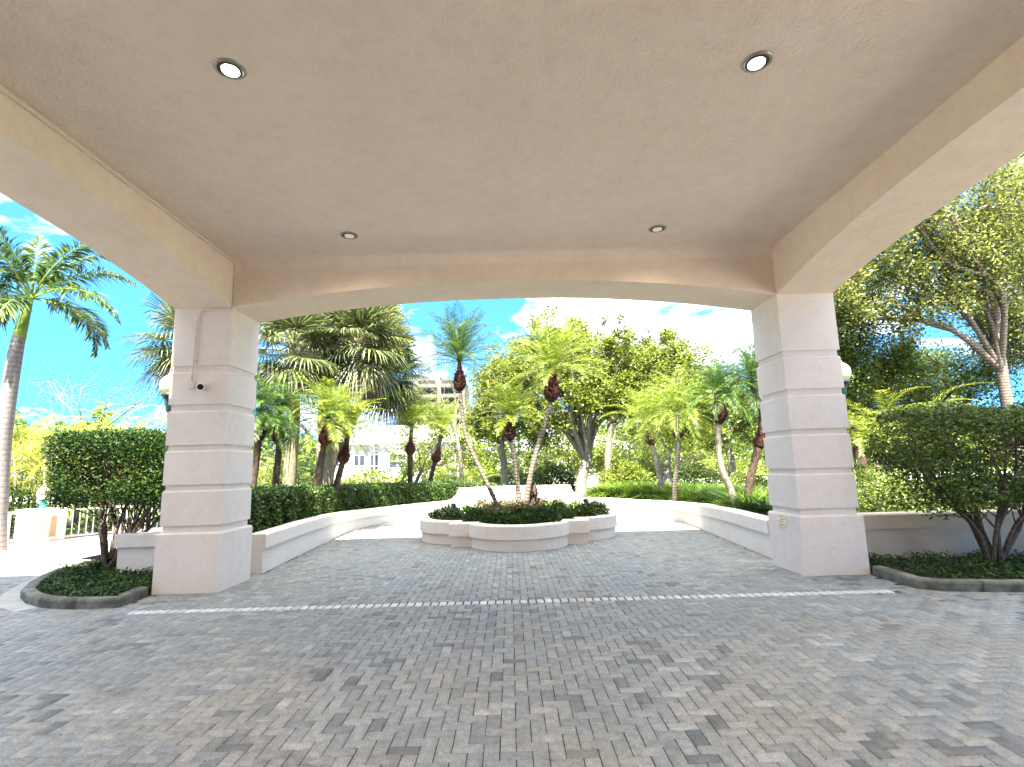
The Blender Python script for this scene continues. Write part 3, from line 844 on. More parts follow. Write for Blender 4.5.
# ================================================================= VEGETATION
def curve_pts(pts, n=12):
    """Catmull-Rom through control points"""
    P = [np.array(p, float) for p in pts]
    P = [2 * P[0] - P[1]] + P + [2 * P[-1] - P[-2]]
    out = []
    for i in range(1, len(P) - 2):
        for k in range(n):
            t = k / n
            out.append(0.5 * ((2 * P[i]) + (-P[i - 1] + P[i + 1]) * t + (2 * P[i - 1] - 5 * P[i] + 4 * P[i + 1] - P[i + 2]) * t * t + (-P[i - 1] + 3 * P[i] - 3 * P[i + 1] + P[i + 2]) * t ** 3))
    out.append(P[-2]); return out

def pinnate(mb, ribs, base, az, el, L, leaf, lw, npair, droop=1.0, vee=0.35, rng_j=0.12, sag=1.3, rib_r=0.012, twist=0.0, segs=14):
    """one feather frond: the rib arcs over and thin leaflets stand off it on both sides"""
    base = np.array(base, float)
    pts = [base]; e = el; step = L / segs
    h = np.array([cos(az), sin(az), 0]); wob = rng.normal(0, 0.03)
    for k in range(segs):
        e -= sag / segs * (0.35 + 1.3 * k / segs)
        az += wob * 0.3; h = np.array([cos(az), sin(az), 0])
        pts.append(pts[-1] + step * (h * cos(e) + np.array([0, 0, sin(e)])))
    pts = np.array(pts)
    ribs.tube([tuple(p) for p in pts[::2]], [rib_r * (1 - 0.8 * i / (len(pts[::2]) - 1)) for i in range(len(pts[::2]))], 4, cap=False)
    u = np.repeat(np.linspace(0.16, 0.995, npair), 2)
    side = np.tile([1.0, -1.0], npair)
    f = u * segs; i = np.minimum(f.astype(int), segs - 1); fr = (f - i)[:, None]
    B = pts[i] * (1 - fr) + pts[i + 1] * fr
    T = nrm(pts[i + 1] - pts[i])
    S = nrm(np.cross(T, np.array([0, 0, 1.0])))
    Uv = nrm(np.cross(S, T))
    ln = leaf * np.clip(np.sin(np.clip(u * 1.12, 0, 1) * pi) ** 0.55, 0.25, 1) * rng.uniform(0.8, 1.1, len(u))
    vv = vee + rng.normal(0, rng_j, len(u))
    Dn = S * side[:, None] * 1.0 + T * (0.55 + 0.5 * u[:, None]) + Uv * vv[:, None]
    Dn = nrm(Dn)
    q = blades(B, Dn, ln, lw, Uv + rng.normal(0, 0.25, (len(u), 3)), droop=0.0)
    # gravity bends the leaflet tips
    q[:, 2, 2] -= ln * 0.35 * droop; q[:, 1, 2] -= ln * 0.06 * droop; q[:, 3, 2] -= ln * 0.06 * droop
    mb.quads(q)

def date_palm(label, trunk, r0, boss, crown_r, nf=46, mat='frond_bright', bark='bark_dark', up=0.25, name='date_palm', group='pygmy date palms', boss_r=0.19, boss_h=0.5, lean=None):
    """trunk: control points from the ground to the crown; boss: position of the swollen fibre boss along z"""
    t = thing(name, label, 'palm tree', tuple(trunk[0]), group)
    P = curve_pts(trunk, 8)
    n = len(P)
    part(MB().tube([tuple(p) for p in P], [r0 * (1.15 - 0.3 * i / n) * (1 + 0.08 * math.sin(i * 2.1)) for i in range(n)], 9), 'trunk', M[bark], t, True)
    # boss follows the trunk axis
    bi = min(range(n), key=lambda i: abs(P[i][2] - boss)); ax = nrm(P[min(bi + 2, n - 1)] - P[max(bi - 2, 0)])
    c = P[bi]
    pr = [(-0.5, 0.75 * r0 / boss_r), (-0.42, 0.55), (-0.3, 0.85), (-0.12, 1.0), (0.08, 0.97), (0.25, 0.8), (0.4, 0.6), (0.6, 0.42), (0.95, 0.3)]
    bm = MB().tube([tuple(c + ax * boss_h * a) for a, _ in pr], [boss_r * b * random.uniform(0.93, 1.07) for _, b in pr], 11)
    # ragged leaf bases on the boss
    N = 170
    a = rng.uniform(0, 2 * pi, N); hgt = rng.uniform(-0.42, 0.6, N)
    rr = boss_r * np.interp(hgt, [x for x, _ in pr], [y for _, y in pr])
    e1 = nrm(np.cross(ax, [0, 1, 0.1])); e2 = np.cross(ax, e1)
    O = np.cos(a)[:, None] * e1 + np.sin(a)[:, None] * e2
    B = c + ax * (hgt * boss_h)[:, None] + O * rr[:, None] * 0.93
    bm.quads(blades(B, O * 0.7 + ax * 0.9, rng.uniform(0.05, 0.11, N), 0.035, O))
    part(bm, 'leaf_boot', M['boot'], t)
    top = P[-1]
    cm, rb = MB(), MB()
    for i in range(nf):
        u = (i + 0.5) / nf
        el = radians(88) - u ** (0.85 + up * 0.6) * radians(118 - up * 70) + rng.normal(0, 0.07)
        az = i * 2.39996 + rng.normal(0, 0.15)
        pinnate(cm, rb, top + np.array([0, 0, 0.02 + 0.10 * (1 - u)]), az, el, crown_r * rng.uniform(0.85, 1.12), crown_r * 0.23, 0.013 + crown_r * 0.003, 34, droop=0.8 - up * 0.5, vee=0.25, sag=1.45 - up * 0.9, rib_r=0.012)
    part(cm, 'crown', M[mat], t)
    part(rb, 'frond_ribs', M[mat], t)
    return t

def fan_leaf(mb, ribs, base, az, el, pet, R, nseg=34, sagk=0.5):
    base = np.array(base, float)
    h = np.array([cos(az), sin(az), 0.0])
    d = h * cos(el) + np.array([0, 0, sin(el)])
    mid = base + d * pet * 0.5
    d2 = nrm(d - np.array([0, 0, 0.25])); hub = mid + d2 * pet * 0.5
    ribs.tube([tuple(base), tuple(mid), tuple(hub)], [0.022, 0.016, 0.012], 4, cap=False)
    S = nrm(np.cross(d2, [0, 0, 1.0])); Uv = np.cross(S, d2)
    ang = np.linspace(-2.1, 2.1, nseg) + rng.normal(0, 0.03, nseg)
    Dn = np.cos(ang)[:, None] * d2 + np.sin(ang)[:, None] * S + Uv * (0.18 + 0.25 * np.cos(ang))[:, None] * 0.6
    Dn = nrm(Dn)
    L = R * (0.72 + 0.28 * np.cos(ang * 0.5)) * rng.uniform(0.9, 1.08, nseg)
    wv = nrm(np.cross(Dn, Uv))
    w0, w1 = 0.008, R * 0.045
    A = hub + Dn * 0.02; Bm = hub + Dn * (L * 0.5)[:, None] - np.array([0, 0, 1]) * (L * 0.06 * sagk)[:, None]
    Cc = hub + Dn * (L * 0.78)[:, None] - np.array([0, 0, 1]) * (L * 0.30 * sagk)[:, None]
    E = hub + Dn * (L * 0.95)[:, None] - np.array([0, 0, 1]) * (L * 0.75 * sagk)[:, None]
    mb.quads(np.stack([A - wv * w0, A + wv * w0, Bm + wv * w1 * .5, Bm - wv * w1 * .5], 1))
    mb.quads(np.stack([Bm - wv * w1 * .5, Bm + wv * w1 * .5, Cc + wv * w1 * .32, Cc - wv * w1 * .32], 1))
    mb.quads(np.stack([Cc - wv * w1 * .32, Cc + wv * w1 * .32, E + wv * .002, E - wv * .002], 1))

def sabal(label, trunk, r0, R, nl=28, pet=0.9, mat='leaf_grey', group='cabbage palms left of the drive'):
    t = thing('cabbage_palm', label, 'palm tree', tuple(trunk[0]), group)
    P = curve_pts(trunk, 8); n = len(P)
    part(MB().tube([tuple(p) for p in P], [r0 * (1.1 - 0.15 * i / n) for i in range(n)], 12), 'trunk', M['bark_sabal'], t, True)
    cm, rb, dm = MB(), MB(), MB()
    top = P[-1]
    for i in range(nl):
        u = (i + .5) / nl
        el = radians(85) - u * radians(140) + rng.normal(0, 0.12); az = i * 2.39996
        fan_leaf(cm, rb, top + np.array([0, 0, 0.25 * (1 - u) - 0.1]), az, el, pet * rng.uniform(0.8, 1.1), R * rng.uniform(0.85, 1.1), sagk=0.15 + 0.45 * u)
    for i in range(9):
        fan_leaf(dm, rb, top + np.array([0, 0, -0.2]), i * 0.7 + 0.3, radians(-55 + rng.normal(0, 10)), pet * 0.7, R * 0.75, 22, 0.9)
    N = 60
    a = rng.uniform(0, 2 * pi, N); z = rng.uniform(-0.7, 0.1, N)
    O = np.stack([np.cos(a), np.sin(a), np.zeros(N)], 1)
    dm.quads(blades(top + O * r0 * 0.9 + np.stack([0 * a, 0 * a, z], 1), O * 0.5 + np.array([0, 0, 1.0]), 0.3, 0.07, O))
    part(cm, 'crown', M[mat], t); part(rb, 'leaf_stalks', M['leaf_olive'], t); part(dm, 'dead_fronds', M['dry'], t)
    return t

def limb_tree(name, label, category, trunk, r0, blobs, leaf, lw, nleaf, mat, bark, group=None, twig=0.35, nb=3, seed=1, leafless=False, extra=()):
    """trunk control points, then limbs grown from the trunk top to each foliage clump; leaves spread through the clumps"""
    rs = np.random.default_rng(seed)
    t = thing(name, label, category, tuple(trunk[0]), group)
    P = curve_pts(trunk, 6); n = len(P)
    wood = MB().tube([tuple(p) for p in P], [r0 * (1.25 if i == 0 else 1.05 - 0.35 * i / n) * (1 + rs.normal(0, 0.03)) for i in range(n)], 10)
    forkz = P[-1]
    limbs = []
    tips = []
    for (c, rad) in blobs:
        c = np.array(c, float); rad = np.array(rad if hasattr(rad, '__len__') else (rad,) * 3, float)
        st = P[int(rs.integers(int(n * 0.72), n))]
        d = c - st; Ld = np.linalg.norm(d)
        m1 = st + d * 0.35 + rs.normal(0, 0.10, 3) * Ld * 0.6 + np.array([0, 0, 0.05 * Ld]); m2 = st + d * 0.7 + rs.normal(0, 0.08, 3) * Ld * 0.5
        Q = curve_pts([st, m1, m2, c], 5); rl = r0 * 0.45 * min(1.2, 0.5 + Ld * 0.12)
        wood.tube([tuple(q) for q in Q], [max(0.008, rl * (1 - 0.8 * i / len(Q))) for i in range(len(Q))], 6, cap=False)
        for k in range(nb * 3):
            s_ = Q[int(rs.integers(len(Q) // 3, len(Q)))]
            v_ = rs.normal(size=3); v_ /= np.linalg.norm(v_); e_ = c + v_ * rad * rs.uniform(0.5, 0.95)
            mm = (s_ + e_) / 2 + rs.normal(0, 0.10, 3) * np.linalg.norm(e_ - s_)
            rr0 = max(0.006, rl * 0.32)
            wood.tube([tuple(s_), tuple(mm), tuple(e_)], [rr0, rr0 * 0.6, rr0 * 0.2], 4, cap=False)
            tips.append((e_, rad * twig))
            for kk in range(2):
                e2 = mm + (rs.normal(size=3)) * rad * 0.45
                wood.tube([tuple(mm), tuple((mm + e2) / 2 + rs.normal(0, 0.04, 3)), tuple(e2)], [rr0 * 0.5, rr0 * 0.3, rr0 * 0.1], 4, cap=False)
                tips.append((e2, rad * twig))
    part(wood, 'trunk', M[bark], t, True)
    if not leafless:
        per = max(3, nleaf // len(tips))
        c = np.repeat(np.array([a for a, _ in tips]), per, 0); s_ = np.repeat(np.array([b for _, b in tips]), per, 0)
        v_ = rs.normal(size=(len(c), 3)); v_ = v_ / np.linalg.norm(v_, axis=1, keepdims=True) * rs.uniform(0, 1, (len(c), 1)) ** 0.45
        Pp = c + v_ * s_ * rs.uniform(0.8, 1.35, (len(c), 1))
        part(MB().quads(scatter_leaves(Pp, leaf, lw, 0.45)), 'crown', M[mat], t)
    return t

def box_points(n, x0, y0, z0, x1, y1, z1, shell=0.18, bump=0.12, rnd=0.97):
    """points near the outer skin of a rounded, slightly lumpy clipped block"""
    c = np.array([(x0 + x1) / 2, (y0 + y1) / 2, (z0 + z1) / 2]); h = np.array([(x1 - x0) / 2, (y1 - y0) / 2, (z1 - z0) / 2])
    A = np.array([h[1] * h[2], h[0] * h[2], h[0] * h[1]]); ax = rng.choice(3, n, p=A / A.sum())
    P = rng.uniform(-1, 1, (n, 3)) ; sg = rng.choice([-1, 1], n); P[np.arange(n), ax] = sg
    nr = np.zeros((n, 3)); nr[np.arange(n), ax] = sg
    Q = P * h
    # round the edges
    l = np.linalg.norm(P ** 4, axis=1)[:, None] ** 0.25
    Q = Q / np.maximum(1, l * rnd)
    lump = (np.sin(Q[:, 0] * 5 + Q[:, 2] * 4) + np.sin(Q[:, 1] * 6 + Q[:, 0] * 3 + 1) + np.sin(Q[:, 2] * 7 + Q[:, 1] * 2)) / 3
    Q = Q + nr * (lump * bump - rng.uniform(0, 1, n) ** 1.5 * shell)[:, None]
    return Q + c, nr

# ---- clipped hedge that follows the left wall
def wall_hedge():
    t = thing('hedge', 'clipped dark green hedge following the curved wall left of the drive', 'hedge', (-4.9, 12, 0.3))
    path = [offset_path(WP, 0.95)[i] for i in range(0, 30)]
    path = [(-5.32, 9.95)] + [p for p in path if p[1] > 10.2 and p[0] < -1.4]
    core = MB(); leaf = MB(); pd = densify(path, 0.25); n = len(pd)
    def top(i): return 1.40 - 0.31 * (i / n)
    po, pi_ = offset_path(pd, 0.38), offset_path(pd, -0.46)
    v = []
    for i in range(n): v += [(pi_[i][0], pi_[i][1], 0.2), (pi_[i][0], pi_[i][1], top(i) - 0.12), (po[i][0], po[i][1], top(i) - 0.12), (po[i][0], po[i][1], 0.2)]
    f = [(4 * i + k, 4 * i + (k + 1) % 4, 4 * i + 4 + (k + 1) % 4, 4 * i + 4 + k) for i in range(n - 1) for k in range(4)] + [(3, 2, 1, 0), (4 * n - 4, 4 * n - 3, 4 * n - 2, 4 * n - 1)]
    part(core.add(v, f), 'dark_core', M['core'], t)  # solid dark block standing in for the shaded hedge interior
    N = 52000
    u = rng.uniform(0, 1, N) * (n - 1.001); i = u.astype(int); fr = (u - i)[:, None]
    pd_ = np.array(pd); c0 = pd_[i] * (1 - fr) + pd_[i + 1] * fr; tg = nrm(pd_[i + 1] - pd_[i]); nn = np.stack([-tg[:, 1], tg[:, 0]], 1)
    tp = 1.40 - 0.31 * u / n
    which = rng.uniform(0, 1, N)
    off = np.where(which < 0.55, -0.50, np.where(which < 0.65, 0.45, rng.uniform(-0.5, 0.45, N)))
    z = np.where(which < 0.65, rng.uniform(0.35, 1, N) * tp, tp)
    lump = 0.05 * np.sin(u * 1.7) + 0.04 * np.sin(u * 4.1 + z * 9)
    off = off + np.where(which < 0.55, -lump, 0) + rng.normal(0, 0.035, N); z = z + rng.normal(0, 0.03, N) + np.where(which > 0.65, lump * 0.6, 0)
    P = np.stack([c0[:, 0] + nn[:, 0] * off, c0[:, 1] + nn[:, 1] * off, z], 1)
    leaf.quads(scatter_leaves(P, 0.062, 0.62, 0.3))
    part(leaf, 'foliage', M['leaf_hedge'], t)
M['core'] = mottled('core_shade', (0.012, 0.022, 0.008), (0.03, 0.05, 0.014), 12, 0.95, 1.0, 30, 0.05)  # dark fill: shade inside the foliage put into its colour
wall_hedge()

# ---- the clipped multi-stem shrubs in the curbed beds
def stem_shrub(name, label, base, x0, y0, z0, x1, y1, z1, stems, nleaf, mat, leaf=0.05, seed=3, holes=0.0, group=None, corebox=True, low=None):
    rs = random.Random(seed)
    t = thing(name, label, 'shrub', (base[0], base[1], 0.08), group)
    wood = MB()
    bx_, by_ = base
    pal = []
    for k in range(stems):
        a = rs.uniform(0, 2 * pi)
        tx = x0 + (x1 - x0) * (k + 0.5) / stems + rs.uniform(-.2, .2); ty = rs.uniform(y0 + 0.2, y1 - 0.2); tz = rs.uniform(z0 + 0.25, z1 - 0.2)
        sx, sy = bx_ + rs.uniform(-.16, .16), by_ + rs.uniform(-.12, .12)
        k1 = (sx + (tx - sx) * 0.30 + rs.uniform(-.12, .12), sy + (ty - sy) * 0.3, 0.08 + (tz) * 0.30)
        k2 = (sx + (tx - sx) * 0.62 + rs.uniform(-.14, .14), sy + (ty - sy) * 0.65 + rs.uniform(-.1, .1), 0.08 + tz * 0.58)
        Q = curve_pts([(sx, sy, 0.0), k1, k2, (tx, ty, tz)], 6)
        r_ = rs.uniform(0.020, 0.038)
        wood.tube([tuple(q) for q in Q], [r_ * (1.2 - 0.8 * i / len(Q)) * (1 + 0.12 * math.sin(i * 1.9 + k)) for i in range(len(Q))], 7)
        for j in range(7):
            s_ = Q[rs.randint(len(Q) // 3, len(Q) - 1)]
            e_ = np.array([rs.uniform(max(x0, s_[0] - .8), min(x1, s_[0] + .8)), rs.uniform(y0, y1), rs.uniform(max(z0 + .05, s_[2]), z1)])
            mdl = (s_ + e_) / 2 + np.array([rs.uniform(-.12, .12) for _ in range(3)])
            wood.tube([tuple(s_), tuple(mdl), tuple(e_)], [r_ * 0.42, r_ * 0.25, r_ * 0.1], 5, cap=False)
            for q in range(3):
                e2 = mdl + np.array([rs.uniform(-.35, .35), rs.uniform(-.35, .35), rs.uniform(-.1, .4)])
                wood.tube([tuple(mdl), tuple((mdl + e2) / 2 + np.array([0, 0, rs.uniform(-.05, .05)])), tuple(e2)], [r_ * .2, r_ * .12, r_ * .05], 4, cap=False)
    part(wood, 'stems', M['bark_grey' if name != 'clipped_shrub' else 'bark_stem'], t, True)
    P, nr = box_points(nleaf, x0, y0, z0, x1, y1, z1, 0.42, 0.15, 1.03)
    if holes:
        fld = np.sin(P[:, 0] * 4.3 + 1.3) + np.sin(P[:, 2] * 6.1 + P[:, 0] * 2.2) + np.sin(P[:, 0] * 9.7 + P[:, 2] * 8.3 + 2)
        low_ = (P[:, 2] - z0) / (z1 - z0)
        P = P[(fld + rng.normal(0, 0.7, len(P)) < 1.6 - holes * (1 - low_) * 2.2)]
    # ragged lower edge
    lowz = z0 + 0.05 + 0.22 * np.sin(P[:, 0] * 3.1 + seed) + 0.13 * np.sin(P[:, 0] * 8.3 + P[:, 1] * 3)
    P = P[P[:, 2] > lowz - 0.05 + rng.normal(0, 0.06, len(P))]
    fo = MB().quads(scatter_leaves(P, leaf, 0.5, 0.35))
    Pi = np.stack([rng.uniform(x0 + .15, x1 - .15, nleaf // 3), rng.uniform(y0 + .1, y1 - .1, nleaf // 3), rng.uniform(z0 + .1, z1 - .1, nleaf // 3)], 1)
    if holes:
        fld = np.sin(Pi[:, 0] * 4.3 + 1.3) + np.sin(Pi[:, 2] * 6.1 + Pi[:, 0] * 2.2)
        Pi = Pi[fld < 0.4]
    fo.quads(scatter_leaves(Pi, leaf, 0.5, 0.35))
    part(fo, 'foliage', M[mat], t)
    return t
M['bark_stem'] = mottled('stem_bark', (0.05, 0.035, 0.025), (0.15, 0.115, 0.085), 18, 0.9, 0.7, 45, 0.01)
stem_shrub('clipped_shrub', 'square-clipped dark shrub on bare branching stems in the curbed bed left of the left column', (-7.1, 9.8), -8.1, 9.3, 1.22, -5.45, 10.6, 2.60, 13, 44000, 'leaf_dark', 0.055, 5, holes=0.12)
stem_shrub('clipped_shrub', 'broad clipped shrub with thick forked stems in the bed beside the right column', (7.2, 8.28), 5.62, 7.75, 0.85, 8.6, 8.8, 2.50, 10, 32000, 'leaf_olive2', 0.06, 8, holes=0.75)
stem_shrub('clipped_shrub', 'clipped shrub cut by the right edge of the picture with a leaning stem', (8.55, 8.30), 8.55, 7.8, 1.1, 11.0, 8.8, 2.5, 6, 16000, 'leaf_olive2', 0.06, 12, holes=0.4)

# ---- low ground cover in the curbed beds
def cover(name, polyfn, n, z, L, mat, up=0.6, x0=0, x1=1, y0=0, y1=1, **kw):
    P = np.stack([rng.uniform(x0, x1, n), rng.uniform(y0, y1, n), np.full(n, z)], 1)
    P = P[polyfn(P)]
    P[:, 2] += rng.uniform(0, 1, len(P)) * 0.07 * (1.2 + np.sin(P[:, 0] * 7) * np.sin(P[:, 1] * 6))
    o = MB().quads(scatter_leaves(P, L, 0.6, up)).build(name, M[mat]); o['kind'] = 'stuff'
    return o
il = [(x * 0.97 if x < -6 else x, y + 0.14) for x, y in island_l]
cover('ground_cover', lambda P: inside(P, [(-5.32, 9.6), (-5.45, 7.72), (-6.0, 7.74), (-6.4, 7.88), (-6.8, 8.16), (-7.15, 8.52), (-7.5, 9.05), (-7.8, 9.6), (-8.1, 10.3), (-8.2, 11), (-8, 12), (-7.6, 13), (-7.2, 9.9)]), 26000, 0.09, 0.055, 'leaf_dark', x0=-8.6, x1=-5.3, y0=7.6, y1=13.2)
cover('ground_cover', lambda P: P[:, 1] > 7.38 - 0.09 * (P[:, 0] - 5.4), 24000, 0.09, 0.05, 'leaf_dark', x0=5.5, x1=13, y0=6.6, y1=8.95)

# ---- planting inside the lobed planter
def planter_bush(x, y, r, h, label, mat, n, leaf):
    t = thing('planter_plant', label, 'plant', (x, y, 0.47), 'low plants filling the lobed planter')
    N = n
    v_ = rng.normal(size=(N, 3)); v_ = nrm(v_); v_[:, 2] = np.abs(v_[:, 2])
    P = np.array([x, y, 0.46]) + v_ * np.array([r, r, h]) * rng.uniform(0.35, 1.0, (N, 1)) ** 0.5
    part(MB().quads(scatter_leaves(P, leaf, 0.45, 0.3, out=v_ * 0.6)), 'foliage', M[mat], t)
    st = MB()
    for k in range(7):
        a = rng.uniform(0, 2 * pi); st.tube([(x, y, 0.44), (x + cos(a) * r * .3, y + sin(a) * r * .3, 0.46 + h * .45), (x + cos(a) * r * .6, y + sin(a) * r * .6, 0.46 + h * .8)], [0.008, 0.006, 0.003], 4)
    part(st, 'stems', M['bark_dark'], t)
rng = np.random.default_rng(21)
spots = []
tries = 0
while len(spots) < 46 and tries < 4000:
    tries += 1
    x, y = rng.uniform(-2.1, 2.1), rng.uniform(-2.15, 1.6)
    if not inside(np.array([[x + PX, y + PY]]), quatre(-0.42))[0]: continue
    if any(math.hypot(x - a, y - b) < 0.37 for a, b, *_ in spots): continue
    spots.append((x, y))
spots.sort()
kinds = [('leaf_dark', 'dark glossy low plant'), ('leaf_hedge', 'green leafy low plant'), ('flower', 'reddish-tipped low plant'), ('leaf_mid', 'fresh green low plant')]
for i, (x, y) in enumerate(spots):
    mt, nm = kinds[(0 if y < -1.2 else (2 if abs(x) < 0.7 and y > -0.9 else i % 2 + (2 if i % 3 == 2 and y > -1 else 0)))% 4]
    side = 'left' if x < -0.75 else ('right' if x > 0.75 else 'middle')
    row = 'front rim' if y < -1.25 else ('back rim' if y > 0.6 else 'palm trunks')
    rk = sum(1 for a, b in spots[:i] if (('left' if a < -0.75 else ('right' if a > 0.75 else 'middle')) == side) and (('front rim' if b < -1.25 else ('back rim' if b > 0.6 else 'palm trunks')) == row)) + 1
    ordn = ['first', 'second', 'third', 'fourth', 'fifth', 'sixth', 'seventh', 'eighth', 'ninth', 'tenth', 'eleventh', 'twelfth', 'thirteenth', 'fourteenth', 'fifteenth', 'sixteenth', 'seventeenth', 'eighteenth'][min(rk, 18) - 1]
    planter_bush(PX + x, PY + y, 0.27 + 0.05 * random.random(), 0.24 + 0.12 * random.random() + (0.08 if mt == 'flower' else 0), '%s, %s from the left by the planter %s %s' % (nm, ordn, side, row), mt, 620, 0.085)

def spotlight(x, y, z, az, label):
    t = thing('garden_spotlight', label, 'spotlight', (x, y, z), 'garden spotlights')
    part(MB().tube([(x, y, z), (x, y, z + 0.16)], 0.012, 8), 'stake', M['black'], t)
    d = np.array([cos(az) * .6, sin(az) * .6, 0.8]); b = np.array([x, y, z + 0.17])
    part(MB().tube([tuple(b - d * .06), tuple(b), tuple(b + d * 0.13), tuple(b + d * 0.135)], [0.03, 0.05, 0.062, 0.045], 14), 'lamp_head', M['black'], t)
spotlight(-1.42, 13.3, 0.58, 1.2, 'small black garden spotlight rising from the plants at the left end of the planter')
spotlight(1.85, 13.4, 0.60, 2.0, 'small black garden spotlight rising from the plants at the right end of the planter')

# ---- pygmy date palms
rng = np.random.default_rng(22)
DP = date_palm
# in the planter
DP('tallest thin palm of the planter, its trunk leaning left, fronds upright against the sky', [(-0.30, 13.5, 0.45), (-0.40, 13.5, 0.93), (-0.89, 13.5, 1.99), (-1.12, 13.5, 2.67), (-1.22, 13.5, 3.65), (-1.23, 13.5, 4.0), (-1.24, 13.5, 4.38)], 0.05, 3.90, 1.5, 46, 'frond_deep', 'ring_pale', up=0.55, boss_r=0.165, boss_h=0.52)
DP('shortest palm in the middle of the planter with a single dark red fibre bulge', [(0.22, 14.1, 0.45), (0.20, 14.1, 1.0), (0.14, 14.1, 1.8), (0.03, 14.0, 2.4), (0.02, 14.0, 2.95)], 0.062, 2.60, 1.15, 42, 'frond_bright', 'ring_pale', up=0.45, boss_r=0.16, boss_h=0.46)
DP('tall planter palm leaning right with a large dark red bulge and wide arching crown', [(0.33, 13.8, 0.45), (0.42, 13.8, 1.01), (0.54, 13.8, 1.6), (0.80, 13.8, 2.45), (1.02, 13.8, 3.1), (1.14, 13.8, 3.65), (1.16, 13.8, 4.12)], 0.068, 3.62, 1.65, 50, 'frond_bright', 'ring_pale', up=0.42, boss_r=0.21, boss_h=0.62)
t = thing('palm_stump', 'dark ragged palm stump among the planter palms', 'stump', (0.50, 14.0, 0.45))
sm = MB().tube([(0.50, 14.0, 0.42), (0.54, 14.0, 0.8), (0.56, 14.0, 1.15), (0.60, 14.0, 1.30)], [0.15, 0.16, 0.12, 0.05], 10)
N = 120; a = rng.uniform(0, 2 * pi, N); O = np.stack([np.cos(a), np.sin(a), 0 * a], 1)
sm.quads(blades(np.array([0.53, 14.0, 0]) + O * 0.13 + np.stack([0 * a, 0 * a, rng.uniform(0.5, 1.2, N)], 1), O + np.array([0, 0, 1.0]), 0.13, 0.05, O))
part(sm, 'trunk', M['bark_dark'], t)
# left of the drive, behind the hedge
DP('dark palm right against the left column, its deep green crown reaching over the hedge', [(-6.62, 14, 0.3), (-6.60, 14, 1.2), (-6.52, 14, 2.2), (-6.48, 14, 2.8), (-6.46, 14, 3.25)], 0.085, 2.78, 1.35, 46, 'frond_deep', up=0.1, boss_r=0.18)
DP('straight dark-trunked palm with a deep green crown, second from the left column', [(-6.28, 14.5, 0.3), (-6.25, 14.5, 1.2), (-6.18, 14.5, 2.2), (-6.17, 14.5, 2.7), (-6.15, 14.5, 3.2)], 0.085, 2.69, 1.4, 46, 'frond_deep', up=0.1, boss_r=0.20)
DP('palm with a red-brown bulge and bright crown between the two thick cabbage palm trunks', [(-5.35, 15, 0.3), (-5.33, 15, 1.2), (-5.22, 15, 2.0), (-5.12, 15, 2.6), (-5.05, 15, 3.15)], 0.085, 2.65, 1.45, 50, 'frond_bright', up=0.2, boss_r=0.19)
DP('leaning palm with a low bulge just right of the second cabbage palm trunk', [(-5.25, 16, 0.3), (-5.12, 16, 1.2), (-4.95, 16, 1.9), (-4.86, 16, 2.3), (-4.76, 16, 2.9)], 0.085, 2.15, 1.4, 46, 'frond_bright', up=0.25, boss_r=0.17)
DP('slender palm standing in front of the white house with a bright spreading crown', [(-3.96, 21.5, 0.2), (-3.96, 21.5, 1.2), (-3.96, 21.5, 2.0), (-3.95, 21.5, 2.6), (-3.9, 21.5, 3.35)], 0.09, 2.52, 1.8, 50, 'frond_bright', up=0.4, boss_r=0.20)
DP('crooked palm with a tilted bulge just right of the white house front', [(-3.45, 23, 0.2), (-3.4, 23, 1.1), (-3.25, 23, 1.8), (-3.1, 23, 2.3), (-2.9, 23, 3.2)], 0.09, 2.2, 1.7, 42, 'frond_bright', up=0.5, boss_r=0.21)
# right of the drive
DP('palm with a reddish bulge above the bright grass, leftmost of the right-hand palms', [(5.30, 19, 0.3), (5.22, 19, 1.1), (5.10, 19, 1.9), (4.98, 19, 2.5), (4.92, 19, 3.05)], 0.09, 2.56, 1.9, 46, 'frond_bright', 'bark_grey', up=0.2, boss_r=0.20)
DP('slim pale-trunked palm with small red-brown bulge, second of the right-hand palms', [(5.05, 17, 0.3), (5.12, 17, 1.1), (5.28, 17, 1.9), (5.33, 17, 2.6), (5.38, 17, 3.3)], 0.065, 2.70, 1.75, 46, 'frond_bright', 'ring_pale', up=0.2, boss_r=0.18)
DP('palm with big dark bulge and bending grey trunk between grass and right column', [(5.72, 14, 0.3), (5.64, 14, 0.98), (5.45, 14, 1.5), (5.42, 14, 2.2), (5.50, 14, 2.9), (5.52, 14, 3.45)], 0.08, 3.0, 1.35, 46, 'frond_deep', 'bark_grey', up=0.15, boss_r=0.20, boss_h=0.62)
DP('dark leaning palm half hidden by the right column with a deep green crown', [(6.0, 14, 0.3), (6.12, 14, 1.1), (6.35, 14, 1.8), (6.54, 14, 2.37), (6.6, 14, 3.0), (6.45, 14, 3.75)], 0.09, 2.2, 1.35, 50, 'frond_deep', up=0.2, boss_r=0.15)

